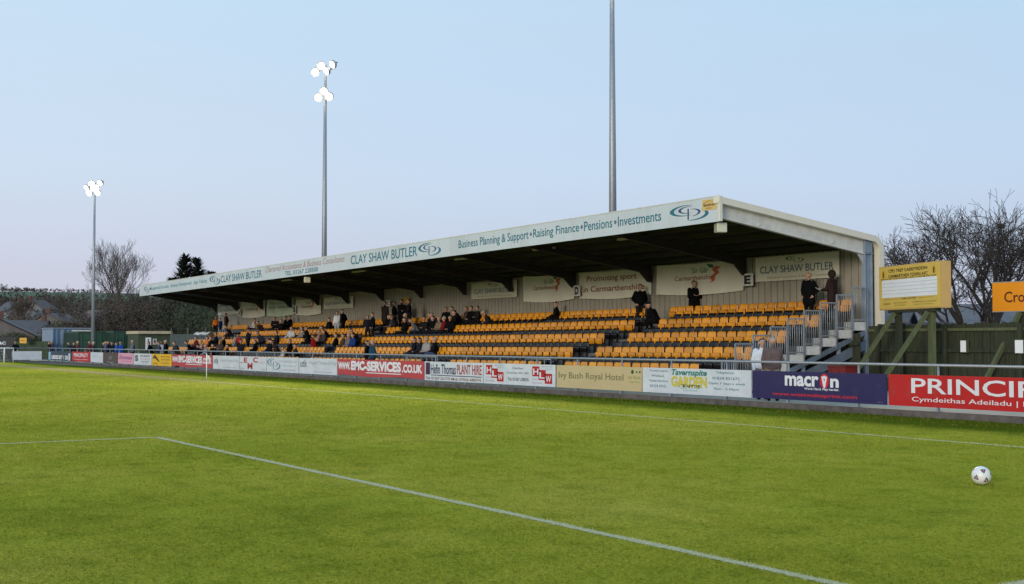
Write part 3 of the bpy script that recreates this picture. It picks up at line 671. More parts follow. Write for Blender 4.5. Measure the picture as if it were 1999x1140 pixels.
def csb(p0, p1, q0, q1, label):
    t, x0, x1, z0, z1, fn, yy = banner(p0, p1, q0, q1, signp, label, 'sign', CSB(), name='sign', wav=0.0)
    swirl(t, x0+(x1-x0)*.38, x0+(x1-x0)*.60, z0+(z1-z0)*.68, z0+(z1-z0)*.98, yy-.006, ink(50,70,90), ink(70,100,110))
    return t
def carm(p0, p1, q0, q1, label):
    t, x0, x1, z0, z1, fn, yy = banner(p0, p1, q0, q1, cloth, label, texts=[('Carmarthenshire', .22, .70, .42, .58, ink(150,85,60), .01), ('Sir G\u00e2r', .43, .62, .64, .82, ink(90,140,80), .012)])
    W, H = x1-x0, z1-z0
    for pts, m in (([(.70,.84), (.66,.72), (.70,.62), (.64,.50), (.66,.36), (.62,.28), (.69,.36), (.695,.50), (.745,.62), (.72,.72), (.76,.80)], ink(190,95,45)), ([(.60,.92), (.67,.90), (.68,.78), (.63,.80)], ink(50,110,80))):
        v = [(x0+W*a, yy-.016+fn(x0+W*a, z0+H*b_), z0+H*b_) for a, b_ in pts]; MB().add(v, [tuple(range(len(v)))]).build('emblem', m, t)
csb(1476, 1640, 497, 546, 'long cream accountants sign on the wall nearest the open end of the stand')
carm(1283, 1452, 512, 571, 'wide cream cloth banner above the man leaning alone between D and E')
banner(1131, 1271, 527, 579, cloth, 'cream cloth banner with brown lettering Promoting sport in Carmarthenshire', texts=[('Promoting sport', .12, .82, .56, .84, ink(140,75,45), .014), ('in Carmarthenshire', .07, .92, .22, .44, ink(140,75,45), .014)])
carm(1021, 1121, 536, 586, 'cream cloth banner just left of the block letter D')
csb(920, 1009, 550, 582, 'cream accountants sign halfway along the wall, between the gold plate and the D')
csb(632, 689, 580, 602, 'cream accountants sign at the left end of the bare middle wall')
carm(577, 626, 583, 613, 'small cream cloth banner just right of the block letter B')
banner(520, 573, 584, 615, cm('green_white_cloth', (.52,.60,.47), .8, .15, 1), 'pale green cloth banner with dark green lettering just left of the letter B', texts=[('yn Sir Gaerfyrddin', .1, .92, .38, .58, ink(55,95,60), .014), ('Hybu chwaraeon', .14, .88, .64, .82, ink(120,150,110), .0)])
carm(469, 517, 588, 618, 'cream cloth banner second from the far end of the wall')
csb(425, 464, 597, 614, 'small cream accountants sign at the far end of the wall')
def block(px, q0, q1, s, hw, label):
    yy = 33.6; x = onY(px, yy); D = -x*C_+yy*S_; z1 = EYE+(667-q0)*D/F; z0 = EYE+(667-q1)*D/F
    t = thing('block_sign', label, 'sign', (0,0,0), 0, 'block letters on the stand')
    MB().box((x-hw, yy, z0), (x+hw, yy+.02, z1)).build('plate', white_d, t)
    lettering(t, s, x-hw*.6, x+hw*.6, z0+(z1-z0)*.14, z1-(z1-z0)*.14, yy-.004, ink(20,20,22), .05)
block(1460, 534, 558, 'E', .30, 'white square plate with a black letter E'); block(1126, 557, 578, 'D', .26, 'white square plate with a black letter D')
block(757, 586, 597, 'C', .22, 'white square plate with a black letter C'); block(574, 597, 612, 'B', .26, 'white plate with a black letter B'); block(466.5, 604, 617, 'A', .26, 'white plate with a black letter A near the far end')
t = thing('wall_plate', 'small gold plate above a white notice on the bare middle wall', 'sign'); xg = onY(793, 33.8)
MB().box((xg-.45, 33.80, 3.9), (xg+.45, 33.82, 4.25)).build('gold_plate', cm('gold_plate', srgb(180,140,50), .5, .1), t); MB().box((xg-.5, 33.80, 3.1), (xg+.4, 33.82, 3.7)).build('white_notice', white_d, t)

# ------------------------------------------------------------------ seats
def seat_parts(lo=False):
    """backrest with rolled top + tipped-up seat pan with a lip"""
    def shell(W, prof, n, y_in):
        v = []
        for s in (0, 1):
            for (y, z, w_) in prof:
                for i in range(n+1):
                    u = -1+2*i/n; v.append((u*W*w_, y-(.035*abs(u)**2.2)+(.028 if s else 0)+y_in, z))
        m = len(prof); o = m*(n+1); f = []
        for j in range(m-1):
            for i in range(n):
                a = j*(n+1)+i; f += [(a, a+1, a+n+2, a+n+1), (o+a, o+a+n+1, o+a+n+2, o+a+1)]
        for j in range(m-1):
            a = j*(n+1); f += [(a, a+n+1, o+a+n+1, o+a), (a+n, o+a+n, o+a+2*n+1, a+2*n+1)]
        for i in range(n):
            a = (m-1)*(n+1)+i; f += [(a, a+1, o+a+1, o+a), (i, o+i, o+i+1, i+1)]
        return v, f
    bp = [(.0,.40,.86), (.0,.46,.95), (.01,.58,1), (.02,.70,1), (.03,.75,.96), (.045,.785,.86), (.08,.80,.66)]
    pp = [(-.06,.36,.82), (-.075,.40,.92), (-.085,.50,.94), (-.085,.585,.90), (-.06,.60,.84)]
    if lo: bp = [bp[0], bp[2], bp[4], bp[6]]; pp = [pp[0], pp[2], pp[4]]
    n = 3 if lo else 6
    return shell(.22, bp, n, 0), shell(.20, pp, n, 0)
(bv_, bf_), (pv_, pf_) = seat_parts()
MB1 = MB().add(bv_, bf_, 0, True).mesh('backrest', yel); MB2 = MB().add(pv_, pf_, 0, True).mesh('seat_pan', yel)
lw = lambda vs: [(a, b, c*.91) for a, b, c in vs]
MK1 = MB().add(lw(bv_), bf_, 0, True).mesh('backrest', blk); MK2 = MB().add(lw(pv_), pf_, 0, True).mesh('seat_pan', blk)
brv = MB().box((-.2, .0, .30), (.2, .05, .36)).box((-.03, .02, -.0), (.03, .06, .32)).mesh('bracket', dark_st)
for me in (MB1, MB2, MK1, MK2):
    bm = bmesh.new(); bm.from_mesh(me); bmesh.ops.recalc_face_normals(bm, faces=bm.faces); bm.to_mesh(me); bm.free()
ORD = lambda n: '%d%s' % (n, 'th' if 10 <= n % 100 <= 20 else {1:'st', 2:'nd', 3:'rd'}.get(n % 10, 'th'))
RN = ['front row', 'row behind the front row', 'second amber row', 'second black row', 'middle amber row', 'third black row', 'fourth amber row', 'topmost black row', 'top row']
seats = []
for t in range(9):
    ais = AIS if t < 8 else [(a-1.2, b-1.2) for a, b in AIS]
    xe = -29.45 if t > 0 else -30.4
    blocks = [(ais[0][1], xe), (ais[1][1], ais[0][0]), (ais[2][1], ais[1][0]), (-91.2, ais[2][0])]
    if t == 0: blocks = [(-38.0, xe), (-46.6, -39.55), (-61.7, -49.3), (-84.5, -63.2), (-91, -86)]
    for bi, (xa, xb) in enumerate(blocks):
        n = int((xb-xa)/.5); 
        for k in range(n): seats.append((t, bi, k, xb-.25-k*(xb-xa)/n))
def seat_D(s): return -s[3]*C_+ty(s[0])*S_
seats.sort(key=seat_D)
protos = {}; lowv = MB(); (lb, lbf), (lp, lpf) = seat_parts(True)
NIND = 300
for i, s in enumerate(seats):
    t, bi, k, x = s; y = ty(t+1)-.14; z = tz(t, x); amber = t % 2 == 0
    if i < NIND:
        lab = '%s seat, %s from %s in the %s' % ('amber' if amber else 'black', ORD(k+1), 'the open end' if bi == 0 else 'the right-hand aisle' if bi == 1 else 'the middle aisle', RN[t])
        if amber not in protos:
            r = thing('stadium_seat', lab, 'seat', (x, y, z), 0, 'tip-up seats of the stand terraces')
            for nm, me in (('backrest', MB1 if amber else MK1), ('seat_pan', MB2 if amber else MK2), ('bracket', brv)):
                o = bpy.data.objects.new(nm, me); COL.objects.link(o); o.parent = r
            protos[amber] = r
        else:
            r = dup(protos[amber], (x, y, z), None, lab); r.rotation_euler = (random.gauss(0, .018), 0, random.gauss(0, .02))
    else:
        mi = 0 if amber else 1
        kz = .91 if mi else 1; lowv.add([(a+x, b+y, c*kz+z) for a, b, c in lb], lbf, mi, True); lowv.add([(a+x, b+y, c*kz+z) for a, b, c in lp], lpf, mi, True)
o = lowv.build('stadium_seats', [yel, blk]); fix_normals(o)
tag(o, 'long rows of amber and black seats in the far part of the stand', 'seats', kind='stuff')

# ------------------------------------------------------------------ timber fence, sign boards on props
FN = thing('timber_fence', 'dark green close-boarded timber fence behind the sign boards', 'fence')
FYN = 33.0; mb = MB(); x = -28.55; rr = random.Random(5); k = 0
while x < 4:
    wd = .14; top = 2.25+rr.uniform(-.03, .03)-(.05 if x < -28.2 else 0)
    mb.box((x, FYN+(0 if k % 2 else .022), .05), (x+wd+.012, FYN+.02+(0 if k % 2 else .022), top)); x += wd; k += 1
mb.build('boards', timber, FN)
for z in (.5, 1.35, 2.02):
    mb = MB(); mb.box((-28.5, FYN-.07, z), (4, FYN-.002, z+.09)); mb.build('rail', timber if z < 2 else timber2, FN)
for k in range(11):
    x = -28.1+2.7*k; mb = MB(); mb.box((x, FYN-.18, 0), (x+.14, FYN-.071, 2.2)); mb.build('post', timber, FN)
# short lower return at the stand end
FN2 = thing('timber_fence', 'short dark timber panel closing the gap beside the stand steps', 'fence')
mb = MB()
for k in range(6): mb.box((-29.15+.1*k, 32.6+.012*(k % 2), .05), (-29.05+.1*k, 32.62+.012*(k % 2), 1.96))
mb.build('boards', timber, FN2); MB().box((-29.15, 32.5, 1.55), (-28.55, 32.598, 1.65)).build('rail', timber, FN2)
for px, q0, q1, wd, lab in ((1880, 665, 687, .20, 'small white notice on the timber fence below the tree'), (1989, 664, 689, .27, 'larger white notice on the timber fence under the orange sign')):
    x = onY(px, FYN-.19); D = -x*C_+FYN*S_; z1 = EYE+(667-q0)*D/F; z0 = EYE+(667-q1)*D/F
    t = thing('paper_notice', lab, 'notice', group='white notices on the timber fence')
    MB().box((x-wd/2, FYN-.19, z0), (x+wd/2, FYN-.183, z1)).build('sheet', white_p, t); MB().box((x-wd/2-.02, FYN-.182, z0-.02), (x+wd/2+.02, FYN-.07, z1+.02)).build('backing', timber2, t)
# results board (box sign on two posts with raking props)
pl_, pr_ = Vector((-27.7, 32.6)), Vector((-24.3, 31.4)); dv = (pr_-pl_); W = dv.length; ang = math.atan2(dv.y, dv.x)
sb = thing('results_board', 'yellow box sign with black lettering and white lined panel on two posts', 'sign board', (pl_.x, pl_.y, 0), ang)
z0, z1 = 2.72, 4.16; yb = cm('yellow_sign', srgb(212,180,84), .45, .06, 1.5)
MB().box((0, .0, z0), (W, .34, z1)).build('box', cm('tan_box', srgb(196,160,96), .6, .1, 2), sb)
MB().box((.04, -.012, z0+.04), (W-.04, -.001, z1-.04)).build('face', yb, sb)
MB().box((.2, -.018, z0+.40), (W-.2, -.0125, z0+.98)).build('white_panel', white_p, sb)
for k in range(1, 5): MB().box((.2, -.0205, z0+.4+.115*k), (W-.2, -.0185, z0+.4+.115*k+.008)).build('panel_line', PALE, sb)
BK = ink(40,34,22)
lettering(sb, 'CPD TREF CAERFYRDDIN', .62, W-.72, z1-.22, z1-.115, -.016, BK, .02); lettering(sb, 'CARMARTHEN TOWN AFC', .60, W-.70, z1-.395, z1-.29, -.016, BK, .02)
lettering(sb, 'MATCH DAY CLUB SPONSOR - NEXT AT RICHMOND PARK', .16, W-.22, z0+.985, z0+1.035, -.016, BK, .01)
lettering(sb, 'HOME FIXTURES', W*.37, W*.62, z0+.325, z0+.375, -.016, BK, .01); lettering(sb, 'Carmarthen Town', .3, W*.33, z0+.335, z0+.365, -.016, ink(120,95,40)); lettering(sb, 'Richmond Park', W*.66, W-.4, z0+.335, z0+.365, -.016, ink(120,95,40))
lettering(sb, 'Cymru', .28, .72, z0+.15, z0+.24, -.016, ink(90,80,40), .01, .3)
for i, (s, a, b_) in enumerate((('Main Street Carmarthen', .9, 1.7), ('01267 232101', .95, 1.6), ('CATERING & CLEANING', 2.0, W-.25), ('Dyfed Supplies', 2.1, W-.4))): lettering(sb, s, a, b_, z0+(.2 if i % 2 == 0 else .12), z0+(.245 if i % 2 == 0 else .16), -.016, ink(110,90,40))
def crest(x, z):
    mb = MB(); mb.add([(x+.09*math.cos(k*.63), -.016, z+.13*math.sin(k*.63)) for k in range(10)], [tuple(range(10))]); mb.add([(x-.03, -.02, z-.1), (x+.03, -.02, z-.1), (x+.025, -.02, z+.06), (x, -.02, z+.1), (x-.025, -.02, z+.06)], [(0,1,2,3,4)], 1); mb.build('crest', [ink(205,150,50), BK], sb)
crest(.30, z1-.27); crest(W-.36, z1-.25)
for k, xx in enumerate((.95, W-.75)):
    MB().box((xx-.09, .05, .0), (xx+.09, .22, z0)).build('post', timber2 if k == 1 else timber, sb)
    mb = MB(); mb.beam((xx-.02, .0, z0-.12), (xx-.25, -1.75, .05), .12, .12); mb.build('prop', timber2, sb)
MB().box((.5, .02, z0-.1), (W-.4, .24, z0-.002)).build('bearer', timber, sb)
# orange welcome sign, cut by the edge of the picture
o0 = atD(1938, 38.6); o1 = atD(2330, 33.4); dv = o1-o0; W2 = dv.length
os_ = thing('welcome_sign', 'orange sign with dark lettering starting Croe beside the bare tree', 'sign board', (o0.x, o0.y, 0), math.atan2(dv.y, dv.x))
zo0, zo1 = EYE+59*38.6/F, EYE+114.5*38.6/F
MB().box((0, 0, zo0), (W2, .06, zo1)).build('panel', cm('orange_sign', srgb(232,146,28), .4, .05, 1), os_)
for a, b_ in (((-.02, -.008, zo0-.025), (W2+.02, .07, zo0-.001)), ((-.02, -.008, zo1+.001), (W2+.02, .07, zo1+.025))): MB().box(a, b_).build('frame', cm('grey_edge', (.3,.3,.28), .5), os_)
hh = zo1-zo0; lettering(os_, 'Croeso / Welcome', .42, .42+.56*W2, zo0+hh*.30, zo0+hh*.68, -.006, ink(92,40,20), .012)
for xx in (.95, W2-1):
    MB().box((xx-.08, .061, 0), (xx+.08, .2, zo1-.1)).build('post', timber, os_); mb = MB(); mb.beam((xx, -.0+.0, zo0-.05), (xx-.3, -1.7, .05), .12, .12); mb.build('prop', timber2, os_)
# red bin beside the steps
x = onY(1648, 30.2); t = thing('storage_bin', 'dark red box standing by the foot of the stand steps', 'box', (x, 30.2, .06))
o = MB().box((-.42, -.3, 0), (.30, .3, .8)).build('body', cm('dark_red', (.17,.015,.012), .5, .2), t); MB().box((-.44, -.32, .801), (.32, .32, .87)).build('lid', cm('dark_red2', (.12,.012,.01), .5, .2), t)
for dx in (-.3, 0, .18): MB().box((-.03+dx, -.315, .06), (.03+dx, -.301, .74)).build('rib', cm('dark_red', (.3,.02,.02)), t)

# ------------------------------------------------------------------ floodlight masts (lit)
lens = emis('lamp_lens', (1, .95, .82), 7); rimm = cm('lamp_reflector', (.80,.80,.78), .25, .05, 5, metal=.3); lampb = cm('lamp_housing', (.45,.46,.46), .4, .1, 5, metal=.4)
def mast(px, X_or_D, base_py, ztops, label, r0, watt, aim, seed):
    p = X_or_D; t = thing('floodlight_mast', label, 'floodlight', (p.x, p.y, 0), 0, 'floodlight masts behind the stand')
    zt_ = max(ztops)+.3
    mb = MB(); mb.tube([(0,0,-.03), (0,0,zt_*.5), (0,0,zt_)], [r0, r0*.75, r0*.38], 12); mb.build('pole', galv, t)
    MB().tube([(0,0,-.02), (0,0,.5)], r0*1.5, 12).build('base', galv, t)
    to = Vector((aim[0]-p.x, aim[1]-p.y, 0)).normalized(); side = Vector((-to.y, to.x, 0)); rr = random.Random(seed)
    for hz, wid, n in zip(ztops, (1.5, .9), (4, 3)):
        mb = MB(); c = Vector((0,0,hz)); mb.beam(c-side*wid*.5, c+side*wid*.5, .08, .08); arm = mb.build('crossarm', dark_st, t)
        for k in range(n):
            q = c+side*wid*(k/(n-1)-.5)+Vector((0,0,.28 if k % 2 else -.12))+to*.14
            dn = (to*math.cos(R(38))+side*rr.uniform(-.5,.5)-Vector((0,0,1))*math.sin(R(30))).normalized()
            mb = MB(); mb.tube([q-dn*.22, q-dn*.06, q+dn*.10], [.12, .28, .32], 12); fx_ = mb.build('lamp', lampb, arm); mb = MB(); mb.tube([q-dn*.34, q-dn*.2], .05, 6); mb.beam(q-dn*.2, c+side*wid*(k/(n-1)-.5), .04, .04); mb.build('bracket', dark_st, arm); mb = MB(); mb.tube([q+dn*.10, q+dn*.13], [.30, .315], 16, cap=False); mb.build('rim', rimm, arm)
            a = dn.orthogonal().normalized(); b_ = dn.cross(a); mb = MB()
            v = [q+dn*.10+dn*.10*(1-(ri/.25)**2)+(a*math.cos(j*.5236)+b_*math.sin(j*.5236))*ri for ri in (.25, .16, .07) for j in range(12)]
            mb.add(v, [(i*12+j, i*12+(j+1)%12, (i+1)*12+(j+1)%12, (i+1)*12+j) for i in range(2) for j in range(12)]+[tuple(24+j for j in range(12))], 0, True); mb.build('lens', lens, arm)
        L = bpy.data.lights.new('floodlight_beam', 'SPOT'); L.energy = watt/2; L.spot_size = R(88 if px < 300 else 120); L.spot_blend = .6; L.color = (1,.95,.84); L.shadow_soft_size = 1.0
        lo = bpy.data.objects.new('floodlight_beam', L); COL.objects.link(lo); lo.parent = t; lo.location = c+to*.9
        d = Vector((aim[0]-p.x, aim[1]-p.y, -hz)); lo.rotation_euler = d.to_track_quat('-Z', 'Y').to_euler()
    return t
WATT = 25000
mast(183, Vector((-118.7, 30.0)), 0, (16.4, 15.9), 'lit floodlight mast farthest away, in front of the green containers', .19, WATT*.9, (-62, -36), 1)
mast(632, Vector((onY(632, 35.5), 35.5)), 0, (20.7, 18.9), 'lit floodlight mast with two lamp clusters rising behind the middle of the stand', .22, WATT, (-38, -28), 2)
mast(1197, Vector((onY(1197, 35.5), 35.5)), 0, (20.9, 19.0), 'tallest looking floodlight mast whose lamps reach the top edge', .22, WATT, (-20, -22), 3)

# ------------------------------------------------------------------ ball, flag, small goal
bl = thing('football', 'white football with dark red triangles lying on the near grass', 'ball', (*atD(1911, 14.52).xy, .108), 0)
bl.rotation_euler = (R(20), R(14), R(40))
me = bpy.data.meshes.new('ball'); bm = bmesh.new(); bmesh.ops.create_icosphere(bm, subdivisions=5, radius=.11)
PH = (1+5**.5)/2; dirs = []
for a in (-1, 1):
    for b_ in (-1, 1): dirs += [Vector((0, a, b_*PH)).normalized(), Vector((a, b_*PH, 0)).normalized(), Vector((b_*PH, 0, a)).normalized()]
for f in bm.faces:
    c = f.calc_center_median().normalized(); d = max(dirs, key=lambda q: c.dot(q)); a = d.orthogonal().normalized(); e_ = d.cross(a); u, v_ = c.dot(a), c.dot(e_)
    an = math.atan2(v_, u); rad = math.hypot(u, v_); lim = .155/max(.5, math.cos(((an) % (2*math.pi/3))-math.pi/3))*.62
    f.material_index = 1 if .05 < rad < lim*2.0 and c.dot(d) > .9 else 0; f.smooth = True
for v_ in bm.verts:
    c = v_.co.normalized(); ds = sorted((-c.dot(q) for q in dirs))[:2]
    if abs(ds[0]-ds[1]) < .018: v_.co = c*.1085
bm.to_mesh(me); bm.free(); me.materials.append(cm('ball_white', (.78,.78,.76), .35, .03, 20)); me.materials.append(cm('ball_maroon', (.15,.05,.07), .4, .1))
o = bpy.data.objects.new('ball_cover', me); COL.objects.link(o); o.parent = bl
p = atD(404.5, 54.4); t = thing('touchline_flag', 'thin white flag pole leaning slightly beside the touchline', 'flag', (p.x, p.y, 0))
MB().tube([(0,0,0), (-.035, 0, 1.12)], .022, 8).build('pole', white_p, t); MB().tube([(-.035,0,1.12), (-.037,0,1.16)], [.03, .012], 8).build('tip', white_p, t)
mb = MB(); mb.add([(-.035,0,1.1), (-.03,.03,.86), (.05,.14,.93), (.03,.12,1.06)], [(0,1,2,3)]); o = mb.build('flag_cloth', white_d, t); o.modifiers.new('s', 'SOLIDIFY').thickness = .006
g = atD(9.5, 96.5); t = thing('small_goal', 'small white portable goal at the far corner of the pitch', 'goal', (g.x, g.y, 0), 0)
gv = RT*-1; sd_ = Vector((gv.x, gv.y, 0)).normalized(); bk = Vector((fw.x, fw.y, 0)).normalized()
MB().tube([(0,0,0), (0,0,1.16)], .05, 8).build('post', white_p, t); MB().tube([sd_*2.2, sd_*2.2+Vector((0,0,1.16))], .05, 8).build('post', white_p, t)
MB().tube([sd_*2.2+Vector((0,0,1.16)), sd_*-.35+bk*.9+Vector((0,0,1.16))], .045, 8).build('crossbar', white_p, t); MB().tube([sd_*-.35+bk*.9+Vector((0,0,1.16)), sd_*-.35+bk*.9], .03, 6).build('stay', white_p, t)
mb = MB()
for k in range(9): mb.tube([sd_*(2.2*k/8)+Vector((0,0,1.14)), sd_*(2.2*k/8)+bk*.9], .006, 3)
for k in range(1, 5): mb.tube([bk*.9*k/5+Vector((0,0,1.14*(1-k/5))), sd_*2.2+bk*.9*k/5+Vector((0,0,1.14*(1-k/5)))], .006, 3)
mb.build('net', white_d, t)

# ------------------------------------------------------------------ far end: containers, cabin, hut, boarded wall, houses
def facing(px, D, w_, label, cat, name, group=None, rz=None):
    p = atD(px, D); return thing(name, label, cat, (p.x, p.y, -.03), (math.pi/2+R(0)) if rz is None else rz, group)
# local frame there: x along +Y of the pitch, front faces +X (towards us): rz=90deg maps local -Y to +X
cg = cm('container_green', (.030,.085,.050), .5, .2, 1.5); cgd = cm('container_green_dark', (.020,.05,.032), .5, .2, 1.5)
def container(px0, px1, D, h, label):
    p0, p1 = atD(px0, D), atD(px1, D); t = thing('shipping_container', label, 'container', (p0.x, p0.y, -.03), math.pi/2, 'green containers behind the far end')
    wd = (px1-px0)/(F*118/(D*D)); mb = MB(); mb.box((0, 0, .1), (wd, 6, h)); mb.build('body', cg, t)
    mb = MB()
    for a, b_ in ((0, .12), (wd-.12, wd), (wd/2-.05, wd/2+.05)): mb.box((a, -.04, .1), (b_, -.001, h))
    mb.box((.121, -.04, h-.14), (wd/2-.051, -.001, h)); mb.box((wd/2+.051, -.04, h-.14), (wd-.121, -.001, h)); mb.build('door_frame', cgd, t)
    for k in range(4): 
        x = .3+(wd-.6)*k/3; MB().tube([(x, -.08, .2), (x, -.08, h-.2)], .025, 6).build('lock_bar', cg, t)
    for z in (h*.35, h*.68): MB().box((.13, -.03, z), (wd-.13, -.002, z+.05)).build('door_rib', cgd, t)
    mb = MB(); k = 0
    while k*.3 < 5.8: mb.box((-.03, .1+k*.3, .15), (-.001, .25+k*.3, h-.1)); k += 1
    mb.build('side_ribs', cgd, t); MB().box((-.02, -.05, h+.001), (wd+.02, 6, h+.05)).build('roof', cgd, t)
container(153, 220, 121, 2.68, 'dark green shipping container standing behind the farthest floodlight mast'); container(222, 271, 120, 2.72, 'dark green shipping container between its twin and the low hut')
p = atD(104, 127); cab = thing('site_cabin', 'pale blue and white site cabin with blue corner posts', 'cabin', (p.x, p.y, -.03), math.pi/2)
sc = F*118/127**2; wl, wr = 31/sc, 72/sc; cbl = cm('cabin_blue_grey', (.23,.29,.37), .5, .1, 1); cpb = cm('corner_blue', (.05,.16,.30), .5, .1)
MB().box((0, 0, .1), (wl, 5, 3.0)).build('side_wall', cbl, cab); MB().box((wl+.001, -.05, .1), (wr, 5, 2.95)).build('end_wall', cm('cabin_white', (.62,.62,.60), .5, .06, 1), cab)
for x in (.0, .42, wl*.62, wl-.12): MB().box((x, -.1, .1), (x+.12, -.052, 3.05)).build('corner_post', cpb, cab)
MB().box((-.05, -.1, 3.051), (wr+.05, 5.05, 3.16)).build('roof', cbl, cab)
p = atD(268, 116); hut = thing('toilet_hut', 'low dark green hut with a pale roof edge and white toilet sign', 'hut', (p.x, p.y, -.03), math.pi/2)
sc = F*113/116**2; wh = 64/sc; MB().box((.1, 0, 0), (wh, 3.5, 2.45)).build('walls', cm('hut_green', (.05,.07,.035), .8, .3, 1.5), hut); MB().box((0, -.25, 2.451), (wh+.1, 3.7, 2.72)).build('roof_edge', cm('hut_cream', (.48,.40,.26), .7, .15, 2), hut)
MB().box((.8, -.05, .85), (1.32, -.001, 2.1)).build('sign', white_p, hut)
sg = hut.children[-1]
for z, hd in ((1.62, 1), (1.05, -1)):
    mb = MB(); mb.add([(1.06+.07*math.cos(k), -.056, z+.28+.07*math.sin(k)) for k in range(6)], [tuple(range(6))]); mb.build('pictogram_head', NAVY, sg)
    mb = MB(); mb.add([(.95, -.056, z-.08), (1.17, -.056, z-.08), (1.12, -.056, z+.2), (1.0, -.056, z+.2)], [(0,1,2,3)]) if hd < 0 else mb.add([(1.0, -.056, z-.1), (1.12, -.056, z-.1), (1.12, -.056, z+.2), (1.0, -.056, z+.2)], [(0,1,2,3)]); mb.build('pictogram_body', NAVY, sg)
MB().box((1.5, -.04, 1.45), (1.85, -.001, 1.98)).build('notice', white_d, hut); MB().box((1.58, -.045, 1.53), (1.77, -.041, 1.9)).build('notice_picture', BRN, hut.children[-1])
# boarded green wall with white letters, yellow plate
p0, p1 = atD(-60, 126), atD(103, 126); dv = p1-p0; Wb = dv.length
wb = thing('boarded_wall', 'dark green boarded wall behind the far goal', 'fence', (p0.x, p0.y, -.03), math.atan2(dv.y, dv.x))
mb = MB(); k = 0
while k*.3 < Wb: mb.box((k*.3, .02*(k % 2), 0), (k*.3+.29, .06+.02*(k % 2), 1.75 if k*.3 > Wb*.53 else 2.2)); k += 1
mb.build('boards', cm('wall_green', (.05,.072,.035), .85, .25, 1), wb)
MB().box((0, -.05, 0), (4.85, -.001, 2.2)).build('dark_panel', cm('dark_panel', (.03,.033,.034), .7, .2), wb); lettering(wb, 'FALCON P&C', .4, 3.82, 1.42, 1.72, -.06, WHI, .03)
p = atD(39, 125); yp = thing('yellow_plate', 'small yellow plate with dark lettering on the boarded wall', 'sign', (p.x, p.y, -.03), math.atan2(dv.y, dv.x))
MB().box((0, 0, 1.55), (.70, .04, 2.1)).build('plate', cm('plate_yellow', srgb(222,165,30), .5, .08), yp); lettering(yp, 'EXIT', .14, .56, 1.75, 1.9, -.006, ink(130,85,20), .02)
# palisade fence from the hut to the stand
p0, p1 = atD(333, 112), atD(437, 100); dv = p1-p0; Wp = dv.length; pf_ = thing('palisade_fence', 'grey steel palisade fence closing the gap beside the far seats', 'fence', (p0.x, p0.y, 0), math.atan2(dv.y, dv.x))
mb = MB(); k = 0
while k*.16 < Wp: mb.box((k*.16, 0, .05), (k*.16+.07, .015, 2.35)); k += 1
mb.build('pales', cm('palisade', (.10,.12,.11), .6, .1), pf_)
for z in (.5, 1.9): MB().box((0, .016, z), (Wp, .05, z+.05)).build('rail', cm('palisade'), pf_) if 0 else MB().box((0, .016, z), (Wp, .05, z+.05)).build('rail', M['palisade'], pf_)
for k in range(4): MB().box((Wp*k/3-.04, .051, 0), (Wp*k/3+.04, .12, 2.9)).build('post', M['palisade'], pf_)
# houses
def house(px, D, w_, d_, h, rh, rot, wallm, roofm, label, base=0, chim=True, group='houses beyond the far end'):
    p = atD(px, D); z = ground_z(p.x, p.y)+base; t = thing('house', label, 'house', (p.x, p.y, z), rot, group)
    mb = MB(); mb.prism([(-d_/2, -3), (d_/2, -3), (d_/2, h), (0, h+rh), (-d_/2, h)], 'x', -w_/2, w_/2); mb.build('walls', wallm, t)
    for s in (-1, 1):
        n = Vector((0, s*rh, d_/2)).normalized(); mb = MB(); a, b_ = Vector((0, 0, h+rh+.1)), Vector((0, s*(d_/2+.35), h-.35*rh/(d_/2)+.1))
        mb.add([(-w_/2-.3, a.y, a.z), (w_/2+.3, a.y, a.z), (w_/2+.3, b_.y, b_.z), (-w_/2-.3, b_.y, b_.z)]+[(x, y, z_+.12) for x, y, z_ in ((-w_/2-.3, a.y, a.z), (w_/2+.3, a.y, a.z), (w_/2+.3, b_.y, b_.z), (-w_/2-.3, b_.y, b_.z))], [(0,1,2,3),(7,6,5,4),(0,4,5,1),(1,5,6,2),(2,6,7,3),(3,7,4,0)]); mb.build('roof', roofm, t)
    if chim: MB().box((w_/2-1.0, -.4, h+rh*.5), (w_/2-.3, .4, h+rh+1.1)).build('chimney', cm('chimney_brick', (.13,.06,.045), .9, .2), t)
    gl = cm('window_dark', (.03,.035,.045), .15, .1)
    for s in (-1, 1):
        for k in range(3):
            x = -w_/2+w_*(k+.5)/3; wn = MB().box((x-.55, s*(d_/2)-.03, h-1.7), (x+.55, s*(d_/2)+.03, h-.5)).build('window', white_d, t); MB().box((x-.45, s*(d_/2)-.045, h-1.6), (x+.45, s*(d_/2)+.045, h-.6)).build('pane', gl, wn)
    for s in (-1, 1): wn = MB().box((s*w_/2-.03, -.5, h-1.6), (s*w_/2+.03, .5, h-.4)).build('window', white_d, t); MB().box((s*w_/2-.045, -.4, h-1.5), (s*w_/2+.045, .4, h-.5)).build('pane', gl, wn)
    return t
rend = cm('grey_render', (.15,.135,.125), .9, .25, .8); rend2 = cm('pale_render', (.24,.235,.23), .9, .15, .8); slate = cm('slate', (.085,.08,.085), .7, .25, 1.5); slate2 = cm('brown_tiles', (.13,.095,.08), .8, .2, 1.5)
house(5, 160, 9, 8.5, 2.4, 2.1, R(-15), rend, slate, 'grey rendered house with slate roof close behind the lettered wall')
house(48, 215, 8, 8, 2.8, 2.0, R(60), rend2, slate, 'pale gabled house half hidden above the boarded wall')
house(112, 235, 12, 9, 3.4, 2.6, R(-30), rend, slate2, 'broad house with a long pale roof below the hillside')
house(205, 205, 10, 8, 3.6, 3.0, R(20), rend2, slate2, 'pale house showing through the bare trees by the mast')
house(28, 330, 9, 8, 3.4, 2.6, R(10), rend2, slate, 'small white house low on the hill at the edge of the picture')
